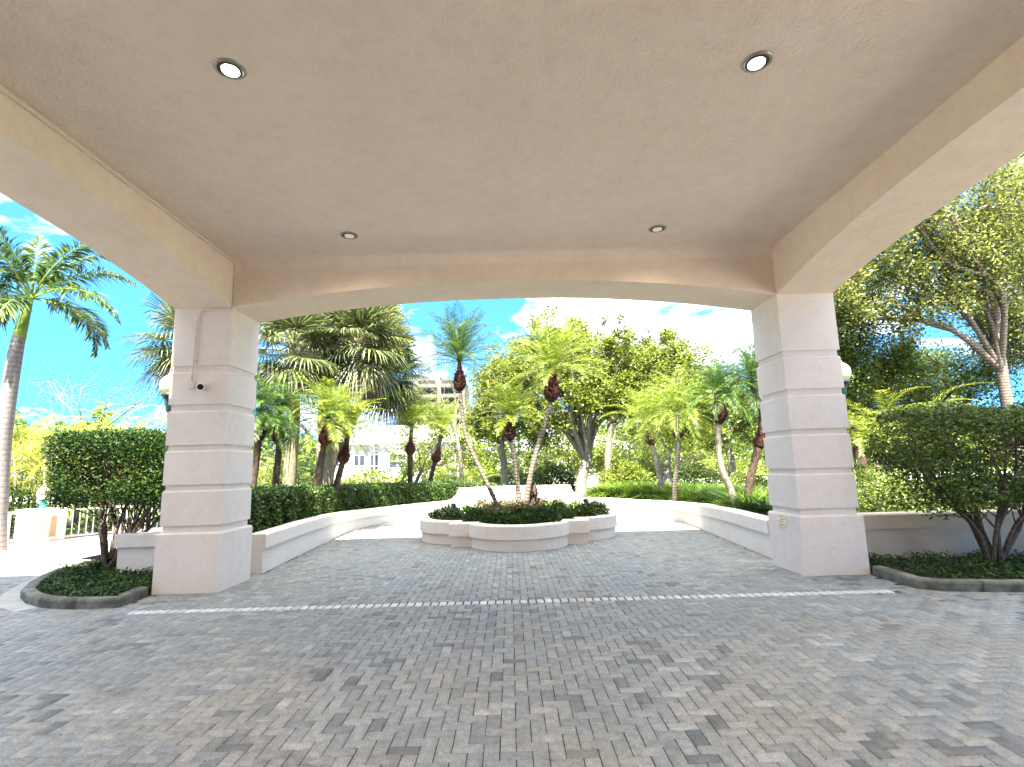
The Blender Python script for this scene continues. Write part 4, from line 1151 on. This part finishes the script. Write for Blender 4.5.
# ---- cabbage palms
rng = np.random.default_rng(23)
sabal('cabbage palm with a thick khaki trunk nearest the left column', [(-6.9, 17, 0.2), (-6.88, 17, 1.5), (-6.82, 17, 3.0), (-6.85, 17, 4.6), (-6.9, 17, 5.6)], 0.19, 1.35)
sabal('cabbage palm with a leaning khaki trunk, second from the left column', [(-6.1, 18, 0.2), (-6.0, 18, 1.5), (-5.75, 18, 3.2), (-5.3, 18, 5.0), (-5.1, 18, 6.0)], 0.16, 1.4)
sabal('cabbage palm crown with drooping grey fans above the palms in front of the white house', [(-7.45, 22, 0.2), (-7.2, 22, 2.0), (-6.3, 22, 4.0), (-5.0, 22, 5.6)], 0.17, 1.45)
sabal('tall cabbage palm behind the others whose crown touches the arch', [(-7.3, 21, 0.2), (-7.3, 21, 3.0), (-7.2, 21, 7.4)], 0.18, 1.6)
sabal('cabbage palm hidden behind the left column with fans sticking out into the sky', [(-8.35, 14, 0.2), (-8.35, 14, 2.5), (-8.35, 14, 5.2)], 0.18, 1.05, pet=0.75)
sabal('cabbage palm with yellowish upper fans left of the bare tree', [(-7.5, 21, 0.2), (-7.1, 21, 3.0), (-5.15, 21, 7.0)], 0.17, 1.3, mat='leaf_olive')

# ---- royal palm at the far left
t = thing('royal_palm', 'tall royal palm with a pale leaning trunk and green crownshaft at the left edge', 'palm tree', (-12.15, 13, 0))
P = curve_pts([(-12.05, 13, -0.02), (-12.10, 13, 1.3), (-12.17, 13, 2.5), (-12.16, 13, 3.65), (-12.11, 13, 4.84), (-12.06, 13, 5.22)], 8)
part(MB().tube([tuple(p) for p in P], list(np.interp(np.linspace(0, 1, len(P)), [0, .15, .5, .8, 1], [0.22, 0.18, 0.17, 0.15, 0.13])), 16), 'trunk', M['ring_royal'], t, True)
part(MB().tube([(-12.06, 13, 5.20), (-12.04, 13, 5.4), (-11.97, 13, 5.9), (-11.90, 13, 6.3)], [0.135, 0.13, 0.10, 0.07], 14), 'crownshaft', M['shaft'], t, True)
cm, rb = MB(), MB()
FR = [(-0.05, 1.15, 2.6, 1.3), (0.25, 0.75, 2.7, 1.5), (-0.35, 0.25, 3.1, 1.35), (2.2, 1.45, 2.4, 0.9), (3.3, 0.95, 2.6, 1.5), (2.9, 0.3, 2.7, 1.3), (-1.3, -0.2, 1.7, 1.2), (1.4, 0.3, 2.6, 1.6), (-1.7, 1.0, 2.5, 1.4),
      (3.9, 0.35, 2.4, 1.5), (0.8, 1.2, 2.5, 1.2), (-2.3, 0.6, 2.5, 1.6), (4.4, 1.3, 2.4, 1.1), (0.1, -0.1, 2.4, 1.6), (3.2, -0.3, 2.2, 1.2)]
for (az, el, L, sg) in FR:
    pinnate(cm, rb, (-11.88, 13, 6.2), az, el, L, 0.50, 0.045, 110, droop=1.0, vee=0.15, rng_j=0.5, sag=sg, rib_r=0.03, segs=16)
part(cm, 'crown', M['frond_royal'], t); part(rb, 'frond_ribs', M['shaft'], t)

rng = np.random.default_rng(24)
# ---- broadleaf trees in the middle distance
def cl(pts, Y): return pts
limb_tree('shade_tree', 'large bright green tree with forked pale limbs right behind the planter palms', 'tree', [(3.3, 26, 0), (3.4, 26, 1.1), (3.8, 26, 2.3)], 0.30,
          [((1.9, 26, 8.4), 1.3), ((3.4, 26.5, 8.0), 1.2), ((0.9, 26, 7.2), 1.3), ((4.6, 26, 6.8), 1.3), ((2.4, 25.4, 6.6), 1.5), ((3.5, 25, 5.0), 1.0), ((5.6, 26, 5.4), 1.0), ((0.6, 25.5, 5.6), 1.2), ((1.6, 25, 4.2), 0.9), ((5.2, 25, 7.9), 0.9), ((1.6, 25.5, 7.6), 1.1), ((3.0, 25, 7.2), 1.2), ((-0.2, 26, 6.2), 1.0), ((4.4, 25, 5.6), 1.1), ((1.6, 25.2, 5.4), 1.1)], 0.15, 0.55, 42000, 'leaf_bright', 'bark_grey', 'broadleaf trees beyond the turning circle', seed=11)
limb_tree('shade_tree', 'round bright tree between the bare tree and the tall planter palm', 'tree', [(-0.4, 28, 0), (-0.3, 28, 1.6), (-0.5, 28, 3)], 0.22,
          [((-0.9, 28, 6.8), 1.3), ((0.4, 28, 7.6), 1.1), ((-1.4, 28, 5.3), 1.1), ((0.2, 27.5, 5.4), 1.2), ((-0.6, 27.5, 4.0), 1.0), ((1.2, 27, 3.6), 1.0), ((-1.6, 28, 4.2), 0.9), ((-0.3, 28, 6.4), 1.2)], 0.15, 0.55, 24000, 'leaf_bright', 'bark_grey', 'broadleaf trees beyond the turning circle', seed=12)
limb_tree('shade_tree', 'conical bright tree right of the big forked tree', 'tree', [(7.2, 25, 0), (7.2, 25, 1.5), (7.4, 25, 3)], 0.2,
          [((7.6, 25, 7.2), 0.8), ((7.2, 25, 6.2), 1.2), ((8.3, 25, 5.4), 1.3), ((6.4, 25, 4.9), 1.2), ((7.4, 24.5, 4.4), 1.3), ((8.9, 25, 4.0), 1.2), ((7.0, 25, 5.3), 1.3), ((8.4, 25, 6.6), 1.1), ((6.2, 25, 6.2), 1.2), ((9.6, 25, 5.0), 1.1), ((6.0, 25, 3.6), 1.1), ((8.0, 24.6, 3.4), 1.2)], 0.14, 0.55, 40000, 'leaf_bright', 'bark_grey', 'broadleaf trees beyond the turning circle', seed=13)
limb_tree('shade_tree', 'darker thin-crowned tree standing behind between the two bright crowns', 'tree', [(5.6, 31, 0), (5.6, 31, 2.2), (5.9, 31, 4)], 0.22,
          [((5.0, 31, 8.8), 1.3), ((6.8, 31, 8.2), 1.3), ((6.2, 31, 6.4), 1.3), ((4.6, 31, 6.6), 1.2), ((8.2, 31, 7.0), 1.1), ((5.6, 31, 7.8), 1.2), ((9.4, 31, 7.4), 1.2), ((8.6, 31, 8.6), 1.0), ((10.4, 31, 6.2), 1.2), ((4.0, 31, 8.6), 1.0)], 0.15, 0.5, 24000, 'leaf_mid', 'bark_grey', 'broadleaf trees beyond the turning circle', seed=14)
limb_tree('shade_tree', 'wide low tree behind the right-hand palms', 'tree', [(11, 27, 0), (11, 27, 1.8), (10.8, 27, 3)], 0.2,
          [((10.2, 27, 5.2), 1.3), ((11.6, 27, 5.4), 1.4), ((12.8, 27, 4.6), 1.3), ((9.6, 27, 3.9), 1.1), ((11.4, 26, 3.7), 1.3)], 0.14, 0.55, 20000, 'leaf_mid', 'bark_grey', 'broadleaf trees beyond the turning circle', seed=15)
limb_tree('bare_tree', 'nearly leafless twiggy tree against the sky left of the planter palms', 'tree', [(-2.2, 25, 0), (-2.3, 25, 2.2), (-2.6, 25, 4)], 0.10,
          [((-3.0, 25, 7.4), 1.2), ((-2.2, 25, 6.6), 1.1), ((-3.8, 25, 6.6), 0.9), ((-1.6, 25, 5.2), 0.9), ((-3.4, 25, 5.2), 0.9)], 0.07, 0.5, 1300, 'leaf_olive', 'bark_grey', seed=16, nb=3)
limb_tree('bare_tree', 'thin grey leafless tree above the yellow palms at the far left', 'tree', [(-16.5, 21, 0), (-16.5, 21, 2), (-16.6, 21, 3.2)], 0.10,
          [((-18.2, 21, 5.6), 1.2), ((-16.8, 21, 5.4), 1.2), ((-15.2, 21, 5.2), 1.2), ((-14.2, 21, 4.9), 0.8)], 0.06, 0.5, 900, 'leaf_grey', 'bark_grey', seed=17, nb=3)
limb_tree('sparse_tree', 'thin spreading tree with curving bare limbs in front of the white house', 'tree', [(-4.3, 24, 0), (-4.2, 24, 1.0), (-3.9, 24, 1.7)], 0.09,
          [((-5.6, 24, 2.7), 0.8), ((-3.0, 24, 3.0), 0.8), ((-2.2, 24, 2.2), 0.7), ((-4.6, 24, 3.3), 0.7)], 0.08, 0.5, 900, 'leaf_olive', 'bark_grey', seed=18, nb=2)

for k_, (x_, y_, lab_) in enumerate(((0.6, 38, 'low green tree far behind the shortest planter palm'), (4.4, 40, 'low green tree behind the trunk of the big forked tree'), (9.0, 42, 'low green tree far behind the grass, left of the conical tree'),
        (-4.6, 36, 'low feathery-looking tree beside the right end of the white house'), (15.0, 44, 'rounded far tree seen above the grass near the right column'), (20.5, 42, 'far tree above the right-hand hedge beside the right column'))):
    limb_tree('shade_tree', lab_, 'tree', [(x_, y_, 0), (x_ + .1, y_, 1.0), (x_, y_, 1.8)], 0.2,
              [((x_ - 1.6, y_, 3.0), 1.5), ((x_ + 1.5, y_, 3.2), 1.5), ((x_, y_, 4.6), 1.6), ((x_ + .2, y_ - .8, 2.4), 1.5), ((x_ - 2.6, y_, 1.8), 1.2), ((x_ + 2.7, y_, 1.9), 1.2)], 0.20, 0.55, 9000, ['leaf_mid', 'leaf_bright', 'leaf_mid', 'leaf_bright', 'leaf_bright', 'leaf_mid'][k_], 'bark_grey', 'low trees at the back of the garden', seed=40 + k_)
# right side: big pale-trunked tree and its neighbours
limb_tree('gumbo_tree', 'tall tree with a pale ringed trunk forking high above the right-hand shrub', 'tree', [(14.75, 15.6, 0), (14.65, 15.6, 2.0), (14.6, 15.6, 3.5), (14.6, 15.6, 5.6)], 0.19,
          [((12.9, 15.4, 6.6), 0.9), ((11.9, 15, 7.7), 1.0), ((13.4, 15.4, 8.2), 1.1), ((15.2, 15.6, 8.4), 1.3), ((12.4, 14.6, 9.3), 1.0), ((14.4, 15, 9.8), 1.3), ((16.2, 15.6, 7.2), 1.1), ((11.2, 15.2, 6.4), 0.9), ((16.0, 15, 10.0), 1.2), ((10.6, 14.6, 7.6), 1.0), ((11.4, 14.2, 8.8), 1.0), ((13.2, 14.8, 7.4), 0.9), ((9.8, 15, 6.6), 0.8), ((13.8, 14.4, 9.2), 1.1)], 0.10, 0.55, 52000, 'leaf_olive', 'ring_pale', 'trees beyond the right-hand wall', seed=21, twig=0.45)
limb_tree('shade_tree', 'dense olive tree spreading right of the right column below the beam', 'tree', [(11.0, 17, 0), (11.0, 17, 2.0), (10.8, 17, 3.6)], 0.2,
          [((9.4, 17, 5.8), 1.0), ((10.4, 17, 6.8), 1.1), ((9.2, 17, 4.6), 0.9), ((11.6, 17, 5.6), 1.1), ((12.6, 17, 4.6), 0.9), ((10.6, 16.5, 4.6), 1.0), ((11.8, 17.5, 7.4), 1.0)], 0.10, 0.55, 44000, 'leaf_mid', 'bark_dark', 'trees beyond the right-hand wall', seed=22, twig=0.45)
limb_tree('shade_tree', 'dark tree filling the gap low behind the pale ringed trunk', 'tree', [(15.4, 20, 0), (15.4, 20, 1.5), (15.2, 20, 2.6)], 0.2,
          [((13.6, 20, 4.2), 1.3), ((15.4, 20, 4.8), 1.3), ((17.2, 20, 4.5), 1.3), ((18.6, 20, 5.5), 1.4), ((14.6, 19.5, 3.4), 1.0), ((12.2, 20, 3.7), 1.0)], 0.12, 0.55, 30000, 'leaf_mid', 'bark_dark', 'trees beyond the right-hand wall', seed=23, twig=0.45)
limb_tree('shade_tree', 'tall light green tree at the right edge behind the pale ringed trunk', 'tree', [(19.5, 18, 0), (19.5, 18, 2.5), (19.3, 18, 4.5)], 0.25,
          [((18.0, 18, 7.4), 1.3), ((19.6, 18, 8.6), 1.5), ((17.6, 18, 9.4), 1.3), ((20.5, 18, 7.0), 1.4), ((17.2, 18, 6.2), 1.0), ((19.2, 18, 11), 1.5)], 0.12, 0.55, 30000, 'leaf_olive', 'bark_grey', 'trees beyond the right-hand wall', seed=24, twig=0.45)

# pale feathery palm by the right column
t = thing('areca_palm', 'pale feathery palm clump just right of the right column lantern', 'palm tree', (9.6, 13.2, 0.3), 'clumping feather palms')
st, cm, rb = MB(), MB(), MB()
for i in range(9):
    a = i * 0.7; bx_, by_ = 9.4 + 0.28 * cos(a), 13.2 + 0.28 * sin(a); hh_ = 1.5 + 0.12 * (i % 4)
    st.tube([(bx_, by_, 0.2), (bx_ + 0.1 * cos(a), by_ + .1 * sin(a), 1.0), (bx_ + .2 * cos(a), by_ + .2 * sin(a), hh_ + .3)], [0.035, 0.03, 0.025], 7)
    for j in range(5):
        pinnate(cm, rb, (bx_ + .2 * cos(a), by_ + .2 * sin(a), hh_ + .2), a + j * 1.3 + i, 1.25 - 0.2 * j, 2.2, 0.36, 0.03, 34, droop=0.7, sag=1.5, rib_r=0.012)
part(st, 'stems', M['bark_sabal'], t, True); part(cm, 'crown', M['leaf_bright'], t); part(rb, 'frond_ribs', M['frond_bright'], t)

def areca(x, y, z, hmax, label, n=16, spread=1.0, mat='areca', frond=2.2, group='clumping feather palms', name='areca_palm'):
    t = thing(name, label, 'palm tree', (x, y, z), group)
    st, cm, rb = MB(), MB(), MB()
    for i in range(n):
        a = i * 2.4; rr = spread * math.sqrt((i + .5) / n); bx_, by_ = x + rr * cos(a), y + rr * sin(a); hh_ = hmax * (0.95 - 0.45 * rr / spread * random.random())
        st.tube([(bx_, by_, z - .1), (bx_ + .05 * cos(a), by_, z + hh_ * .5), (bx_ + .15 * cos(a), by_ + .15 * sin(a), z + hh_ * .8)], [0.035, 0.03, 0.02], 6)
        for j in range(6):
            pinnate(cm, rb, (bx_ + .15 * cos(a), by_ + .15 * sin(a), z + hh_ * (.74 - .06 * j)), a + j * 1.1 + i, 1.3 - 0.2 * j, frond * random.uniform(.8, 1.1), frond * 0.17, 0.03, 26, droop=0.7, sag=1.5, rib_r=0.014, segs=10)
    part(st, 'stems', M['bark_sabal'], t, True); part(cm, 'crown', M[mat], t); part(rb, 'frond_ribs', M[mat], t)
areca(-15.4, 18.5, 0, 4.3, 'yellow-green feather palm clump behind the gate pillar at the left', 16, 1.3)
areca(-14.6, 20.5, 0, 4.7, 'yellow-green feather palm clump rising over the clipped shrub top', 14, 1.2)
areca(-18.2, 19.5, 0, 4.1, 'yellow-green feather palm clump behind the royal palm trunk', 12, 1.2)
areca(-2.2, 25.5, 0, 1.7, 'low bright palmetto behind the left end of the raised wall', 12, 0.9, 'frond_bright', 1.6)
areca(-8.8, 20, 0, 2.4, 'pale feathery clump between the left column and the cabbage palm trunks', 10, 0.9, 'leaf_bright', 1.9)

# ---- hedges and bushes
rng = np.random.default_rng(25)
def bush(name, label, cat, x, y, z, rx, ry, rz, n, leaf, mat, group=None, core=True):
    t = thing(name, label, cat, (x, y, z), group)
    v_ = nrm(rng.normal(size=(n, 3))); v_[:, 2] = np.abs(v_[:, 2])
    lump = 1 + 0.10 * np.sin(v_[:, 0] * 7 + x) * np.sin(v_[:, 1] * 6) + 0.08 * np.sin(v_[:, 2] * 9 + v_[:, 0] * 5 + y)
    P = np.array([x, y, z]) + v_ * np.array([rx, ry, rz]) * (lump * (1 - 0.35 * rng.uniform(0, 1, n) ** 2))[:, None]
    part(MB().quads(scatter_leaves(P, leaf, 0.5, 0.35, out=v_ * 0.5)), 'foliage', M[mat], t)
    st = MB()
    for k in range(9):
        a = rng.uniform(0, 2 * pi); q = rng.uniform(.3, .8)
        st.tube([(x, y, z - 0.1), (x + cos(a) * rx * q * .5, y + sin(a) * ry * q * .5, z + rz * .4), (x + cos(a) * rx * q, y + sin(a) * ry * q, z + rz * .75)], [0.04, 0.03, 0.012], 5)
    part(st, 'stems', M['bark_dark'], t)
    return t
bush('hedge', 'dark hedge behind the railing at the far left edge', 'hedge', -16.4, 17.2, 0, 2.6, 1.1, 1.45, 9000, 0.09, 'leaf_dark')
bush('bush', 'dark bush behind the railing below the clipped shrub', 'bush', -12.2, 18.2, 0, 2.0, 1.2, 1.35, 7000, 0.09, 'leaf_hedge', 'bushes behind the railing')
bush('bush', 'green bush behind the railing next to the wall stub', 'bush', -9.6, 20.6, 0, 1.8, 1.2, 1.3, 6000, 0.09, 'leaf_mid', 'bushes behind the railing')
# right: fountain grass and dark ferns behind the wall
def grass(name, label, x, y, z, r, L, n, mat, group='arching grass clumps behind the right-hand wall', wd=0.016):
    t = thing(name, label, 'grass clump', (x, y, z), group)
    a = rng.uniform(0, 2 * pi, n); rr = r * np.sqrt(rng.uniform(0, 1, n)) * 0.5
    B = np.stack([x + rr * np.cos(a), y + rr * np.sin(a), np.full(n, z)], 1)
    out = np.stack([np.cos(a + rng.normal(0, .5, n)), np.sin(a + rng.normal(0, .5, n)), np.zeros(n)], 1)
    el = rng.uniform(0.5, 1.4, n); l = L * rng.uniform(0.7, 1.15, n)
    d1 = out * np.cos(el)[:, None] + np.array([0, 0, 1]) * np.sin(el)[:, None]
    M1 = B + d1 * (l * .5)[:, None]
    d2 = out * np.cos(el - .9)[:, None] + np.array([0, 0, 1]) * np.sin(el - .9)[:, None]
    E = M1 + d2 * (l * .5)[:, None]
    S = np.stack([-out[:, 1], out[:, 0], np.zeros(n)], 1) * wd
    cm = MB().quads(np.stack([B - S * .7, B + S * .7, M1 + S, M1 - S], 1)).quads(np.stack([M1 - S, M1 + S, E + S * .1, E - S * .1], 1))
    part(cm, 'blades', M[mat], t)
    part(MB().lathe([(r * .34, z - .05), (r * .3, z + L * .12), (0.0, z + L * .2)], (x, y, 0), 10), 'root_clump', M['core'], t)
gl = []
owp = offset_path(WP, 1.02); owp2 = offset_path(WP, 1.7); owp3 = offset_path(WP, 2.5)
k = 0
words_ = ['first', 'second', 'third', 'fourth', 'fifth', 'sixth', 'seventh', 'eighth', 'ninth', 'tenth', 'eleventh', 'twelfth', 'thirteenth', 'fourteenth', 'fifteenth', 'sixteenth', 'seventeenth', 'eighteenth', 'nineteenth', 'twentieth']
for row, pth in enumerate((owp, owp2, owp3)):
    pp = densify([p for i, p in enumerate(pth) if i >= i1 + 1 and p[1] > 10.0][:-1] + [(pth[-1][0], 10.3)], 0.1)
    pts = [pp[0]]
    for p in pp[1:]:
        if math.dist(p, pts[-1]) > 0.78: pts.append(p)
    for j, p in enumerate(pts):
        dark = p[1] < 13.2
        if dark and row == 2: continue
        grass('grass_clump', '%s clump of arching %s grass from the raised wall end, in the %s row' % (words_[min(j, 19)], 'dark' if dark else 'bright green', ['wall', 'middle', 'back'][row]), p[0], p[1], 0.32, 0.5, 0.95 if not dark else 0.85, 420, 'grass_blade' if not dark else 'leaf_dark', wd=0.015)
for i, (x, y) in enumerate(((8.2, 12.5), (9.8, 17.2), (8.6, 19.8), (11.4, 13.2))):
    bush('bush', ['bright bush just right of the right column over the wall', 'bright yellow-green bush behind the palms near the right column', 'bright bush at the foot of the conical tree', 'green bush right behind the broad clipped shrub'][i], 'bush', x, y, 0.3, 1.2, 0.9, [1.15, 1.0, 0.9, 1.1][i], 7000, 0.08, ['leaf_mid', 'leaf_bright', 'leaf_bright', 'leaf_hedge'][i], 'bushes beyond the right-hand wall')
bush('hedge', 'bright hedge top showing above the wall right of the right column', 'hedge', 7.4, 10.7, 0.3, 1.7, 0.75, 1.0, 12000, 0.06, 'leaf_mid')
bush('hedge', 'shaded hedge above the wall behind the right-hand shrubs', 'hedge', 11.2, 10.8, 0.3, 2.3, 0.75, 1.0, 10000, 0.06, 'leaf_hedge')
# bushes across the back of the garden
for i, (x, y, r_, h_, mt, lab) in enumerate((( -8.0, 30, 2.2, 1.7, 'leaf_bright', 'pale bush left of the white house behind the two thick trunks'), (-0.2, 30, 1.8, 1.5, 'leaf_mid', 'green bush behind the tallest planter palm trunk'), (2.3, 31, 1.8, 1.7, 'leaf_dark', 'dark bush behind the raised wall left of the forked tree'),
                        (5.0, 24, 1.4, 1.7, 'leaf_bright', 'bright yellow bush right of the forked tree trunk'), (6.8, 29, 1.9, 2.2, 'leaf_bright', 'pale green bush between the forked tree and the conical tree'), (9.5, 30, 2.3, 1.5, 'leaf_mid', 'low bush in the gap behind the right-hand palms'),
                        (13.5, 33, 3.2, 2.0, 'leaf_bright', 'bright bush seen past the right column'), (-11.5, 27, 2.2, 2.2, 'leaf_mid', 'bush hidden mostly behind the left column'))):
    bush('bush', lab, 'bush', x, y, 0, r_, r_ * .7, h_, 5000, 0.15, mt, 'bushes at the back of the garden')
# bare grey shrub stems in the right-hand gap
limb_tree('bare_shrub', 'grey leafless shrub with many upright stems behind the right-hand palms', 'shrub', [(8.6, 28, 0), (8.6, 28, 0.3), (8.6, 28, 0.6)], 0.07, [((7.6, 28, 2.2), 0.7), ((8.6, 28, 2.6), 0.7), ((9.6, 28, 2.3), 0.7)], 0.06, 0.5, 400, 'leaf_grey', 'bark_pale', seed=31)

# distant wood behind everything
n = 90000
ang = rng.uniform(radians(20), radians(160), n); R_ = rng.uniform(95, 125, n)
x = R_ * np.cos(ang); y = R_ * np.sin(ang)
top = 8.0 + 2.5 * np.sin(ang * 23) + 1.8 * np.sin(ang * 57 + 1) + 1.0 * np.sin(ang * 131)
gap = (x > -34) & (x < -8)
top = np.where(gap, top * 0.55, top)
z = top * rng.uniform(0, 1, n) ** 0.8
o = MB().quads(scatter_leaves(np.stack([x, y, z], 1), 0.9, 0.6, 0.3)).build('distant_trees', M['leaf_mid']); o['kind'] = 'stuff'

# ================================================================= RAILING, PILLAR, BUILDINGS
A = np.array([-12.65, 14.25]); B = np.array([-12.05, 14.95]); dirn = (B - A) / np.linalg.norm(B - A); angp = math.atan2(dirn[1], dirn[0])
cpl = (A + B) / 2 + np.array([-dirn[1], dirn[0]]) * 0.25
t = thing('gate_pillar', 'cream stucco pillar with a peach panel between the white railings at the left', 'pillar', (cpl[0], cpl[1], 0))
part(MB().obox(cpl, angp, 0.46, 0.25, -0.02, 0.86), 'pillar_body', M['wall'], t)
part(MB().obox(cpl, angp, 0.50, 0.29, 0.86, 0.95), 'pillar_cap', M['wall'], t)
fc = (A + B) / 2
part(MB().obox(fc + np.array([dirn[1], -dirn[0]]) * 0.004, angp, 0.28, 0.01, 0.22, 0.74), 'panel', M['peach'], t)
lx, ly = cpl
t = thing('pillar_lantern', 'small lantern with a cream globe and teal base standing on the pillar', 'lantern', (lx, ly, 0.95))
part(MB().lathe([(0.11, 0.95), (0.10, 0.99), (0.07, 1.02), (0.075, 1.12), (0.10, 1.16), (0.10, 1.18), (0.05, 1.18)], (lx, ly, 0), 20), 'base', M['teal'], t, True)
part(MB().lathe([(0.07, 1.17), (0.14, 1.22), (0.17, 1.31), (0.15, 1.42), (0.10, 1.47), (0.09, 1.52), (0.03, 1.58), (0.0, 1.61)], (lx, ly, 0), 20), 'globe', M['globe'], t, True)
def railing(p, q, label, z0=0.09, z1=0.90):
    p, q = np.array(p), np.array(q); L = np.linalg.norm(q - p); d = (q - p) / L; a = math.atan2(d[1], d[0])
    t = thing('railing', label, 'railing', (p[0], p[1], 0), 'white railings at the left')
    c = (p + q) / 2
    part(MB().obox(c, a, L / 2, 0.025, z1 - 0.05, z1), 'top_rail', M['rail'], t)
    part(MB().obox(c, a, L / 2, 0.018, z0 + 0.06, z0 + 0.10), 'bottom_rail', M['rail'], t)
    n = int(L / 0.155)
    for k in range(n + 1):
        pp_ = p + d * (0.03 + (L - 0.06) * k / n)
        w_ = 0.028 if k % 8 == 0 else 0.013
        part(MB().obox(pp_, a, w_, w_, z0 - 0.0 if k % 8 == 0 else z0 + 0.10, z1 - 0.05), 'post' if k % 8 == 0 else 'picket', M['rail'], t)
e0, e1 = cpl - dirn * 0.47, cpl + dirn * 0.47
railing((e0[0] - 2.6, e0[1] - 0.9), e0, 'white picket railing left of the cream gate pillar')
railing(e1, (-9.35, 18.3), 'white picket railing right of the cream gate pillar, behind the shrub stems')

# white two-storey house behind the hedge
bd = thing('white_house', 'white two-storey house with pale roof and dark windows beyond the left hedge', 'building', (-11, 64, -2))
part(MB().box(-20.5, 60, -2.5, -4.2, 74, 4.55), 'wall', M['condo'], bd)
part(MB().box(-14.2, 58.6, -2.5, -9.6, 59.995, 4.55), 'bay_wall', M['condo'], bd)
v = [(-21.3, 59.2, 4.56), (-3.4, 59.2, 4.56), (-3.4, 74.8, 4.56), (-21.3, 74.8, 4.56), (-17, 67, 7.2), (-7.5, 67, 7.2)]
part(MB().add(v, [(0, 1, 5, 4), (1, 2, 5), (2, 3, 4, 5), (3, 0, 4), (3, 2, 1, 0)]), 'roof', M['roof_white'], bd)
v = [(-14.9, 58.0, 4.58), (-8.9, 58.0, 4.58), (-8.9, 66, 4.58), (-14.9, 66, 4.58), (-11.9, 58.0, 6.0), (-11.9, 66, 6.0)]
part(MB().add(v, [(0, 1, 4), (1, 2, 5, 4), (2, 3, 5), (3, 0, 4, 5), (3, 2, 1, 0)]), 'gable', M['roof_white'], bd)
def win(root, x0, x1, y, z0, z1, nx, ny, name='window'):
    fr = MB()
    fw = 0.09
    fr.box(x0, y - 0.07, z0, x1, y - 0.003, z0 + fw).box(x0, y - 0.07, z1 - fw, x1, y - 0.003, z1)
    for i in range(nx + 1):
        xx = x0 + (x1 - x0 - fw) * i / nx; fr.box(xx, y - 0.068, z0 + fw, xx + fw, y - 0.003, z1 - fw)
    for j in range(1, ny):
        zz = z0 + (z1 - z0) * j / ny; 
        for i in range(nx):
            xx = x0 + (x1 - x0 - fw) * i / nx; fr.box(xx + fw, y - 0.066, zz - fw / 2, x0 + (x1 - x0 - fw) * (i + 1) / nx, y - 0.003, zz + fw / 2)
    f_ = part(fr, name, M['white'], root)
    p_ = MB().box(x0 + .02, y - 0.03, z0 + .02, x1 - .02, y - 0.002, z1 - .02).build('pane', M['glass'], f_)
    p_.location = (0, 0, 0)
for (x0, x1, y, z0, z1, nx, ny) in ((-13.1, -10.3, 58.6, 1.9, 3.5, 3, 2), (-13.1, -10.3, 58.6, -0.9, 0.0, 3, 1), (-17.3, -16.0, 60, 2.2, 3.5, 2, 1), (-15.5, -14.5, 60, 0.9, 3.5, 2, 2), (-19.5, -18.2, 60, 2.2, 3.5, 2, 1),
                            (-8.9, -7.9, 60, 2.1, 3.5, 1, 1), (-7.6, -6.4, 60, 2.1, 3.5, 2, 1), (-6.1, -4.8, 60, 2.1, 3.5, 2, 1), (-9.3, -7.7, 60, -1.2, 0.5, 2, 1), (-7.2, -5.0, 60, -1.2, 0.5, 3, 1)):
    win(bd, x0, x1, y, z0, z1, nx, ny)
part(MB().box(-9.5, 58.9, 0.85, -4.4, 59.99, 1.0), 'balcony_floor', M['condo'], bd)
rl = MB().box(-9.5, 58.9, 1.9, -4.4, 58.96, 1.97)
for i in range(26): rl.box(-9.5 + i * 0.2, 58.91, 1.0, -9.46 + i * 0.2, 58.95, 1.9)
part(rl, 'balcony_rail', M['white'], bd)

b2 = thing('white_house', 'low white building with grey windows glimpsed behind the planter palm trunks', 'building', (6, 66, -2))
part(MB().box(-1.5, 62, -2.5, 15, 76, 3.4), 'wall', M['condo'], b2)
v = [(-2.2, 61.3, 3.41), (15.7, 61.3, 3.41), (15.7, 76.7, 3.41), (-2.2, 76.7, 3.41), (3, 69, 5.6), (11, 69, 5.6)]
part(MB().add(v, [(0, 1, 5, 4), (1, 2, 5), (2, 3, 4, 5), (3, 0, 4), (3, 2, 1, 0)]), 'roof', M['roof_white'], b2)
for i in range(6):
    win(b2, -0.8 + i * 2.6, 1.2 + i * 2.6, 62, 0.6, 2.3, 2, 1)

hr = thing('high_rise', 'distant beige high-rise with rows of balconies over the palm crowns left of centre', 'building', (-21, 155, 0))
part(MB().box(-32, 153, -2, -12.6, 170, 27.0), 'wall', M['tower'], hr)
part(MB().box(-28, 156, 27.01, -20, 166, 28.6), 'penthouse', M['tower'], hr)
for fl in range(9):
    z = 1.0 + fl * 2.95
    for (xa_, xb_) in ((-31.5, -27.3), (-26.2, -20.6), (-19.4, -13.4)):
        part(MB().box(xa_ + .25, 152.9, z + 0.2, xb_ - .25, 152.995, z + 2.35), 'window', M['tower_dark'], hr)
        part(MB().box(xa_, 151.4, z - 0.1, xb_, 152.89, z + 0.12), 'balcony_floor', M['tower'], hr)
        part(MB().box(xa_, 151.3, z + 0.125, xb_, 151.4, z + 1.05), 'balcony_rail', M['tower'], hr)
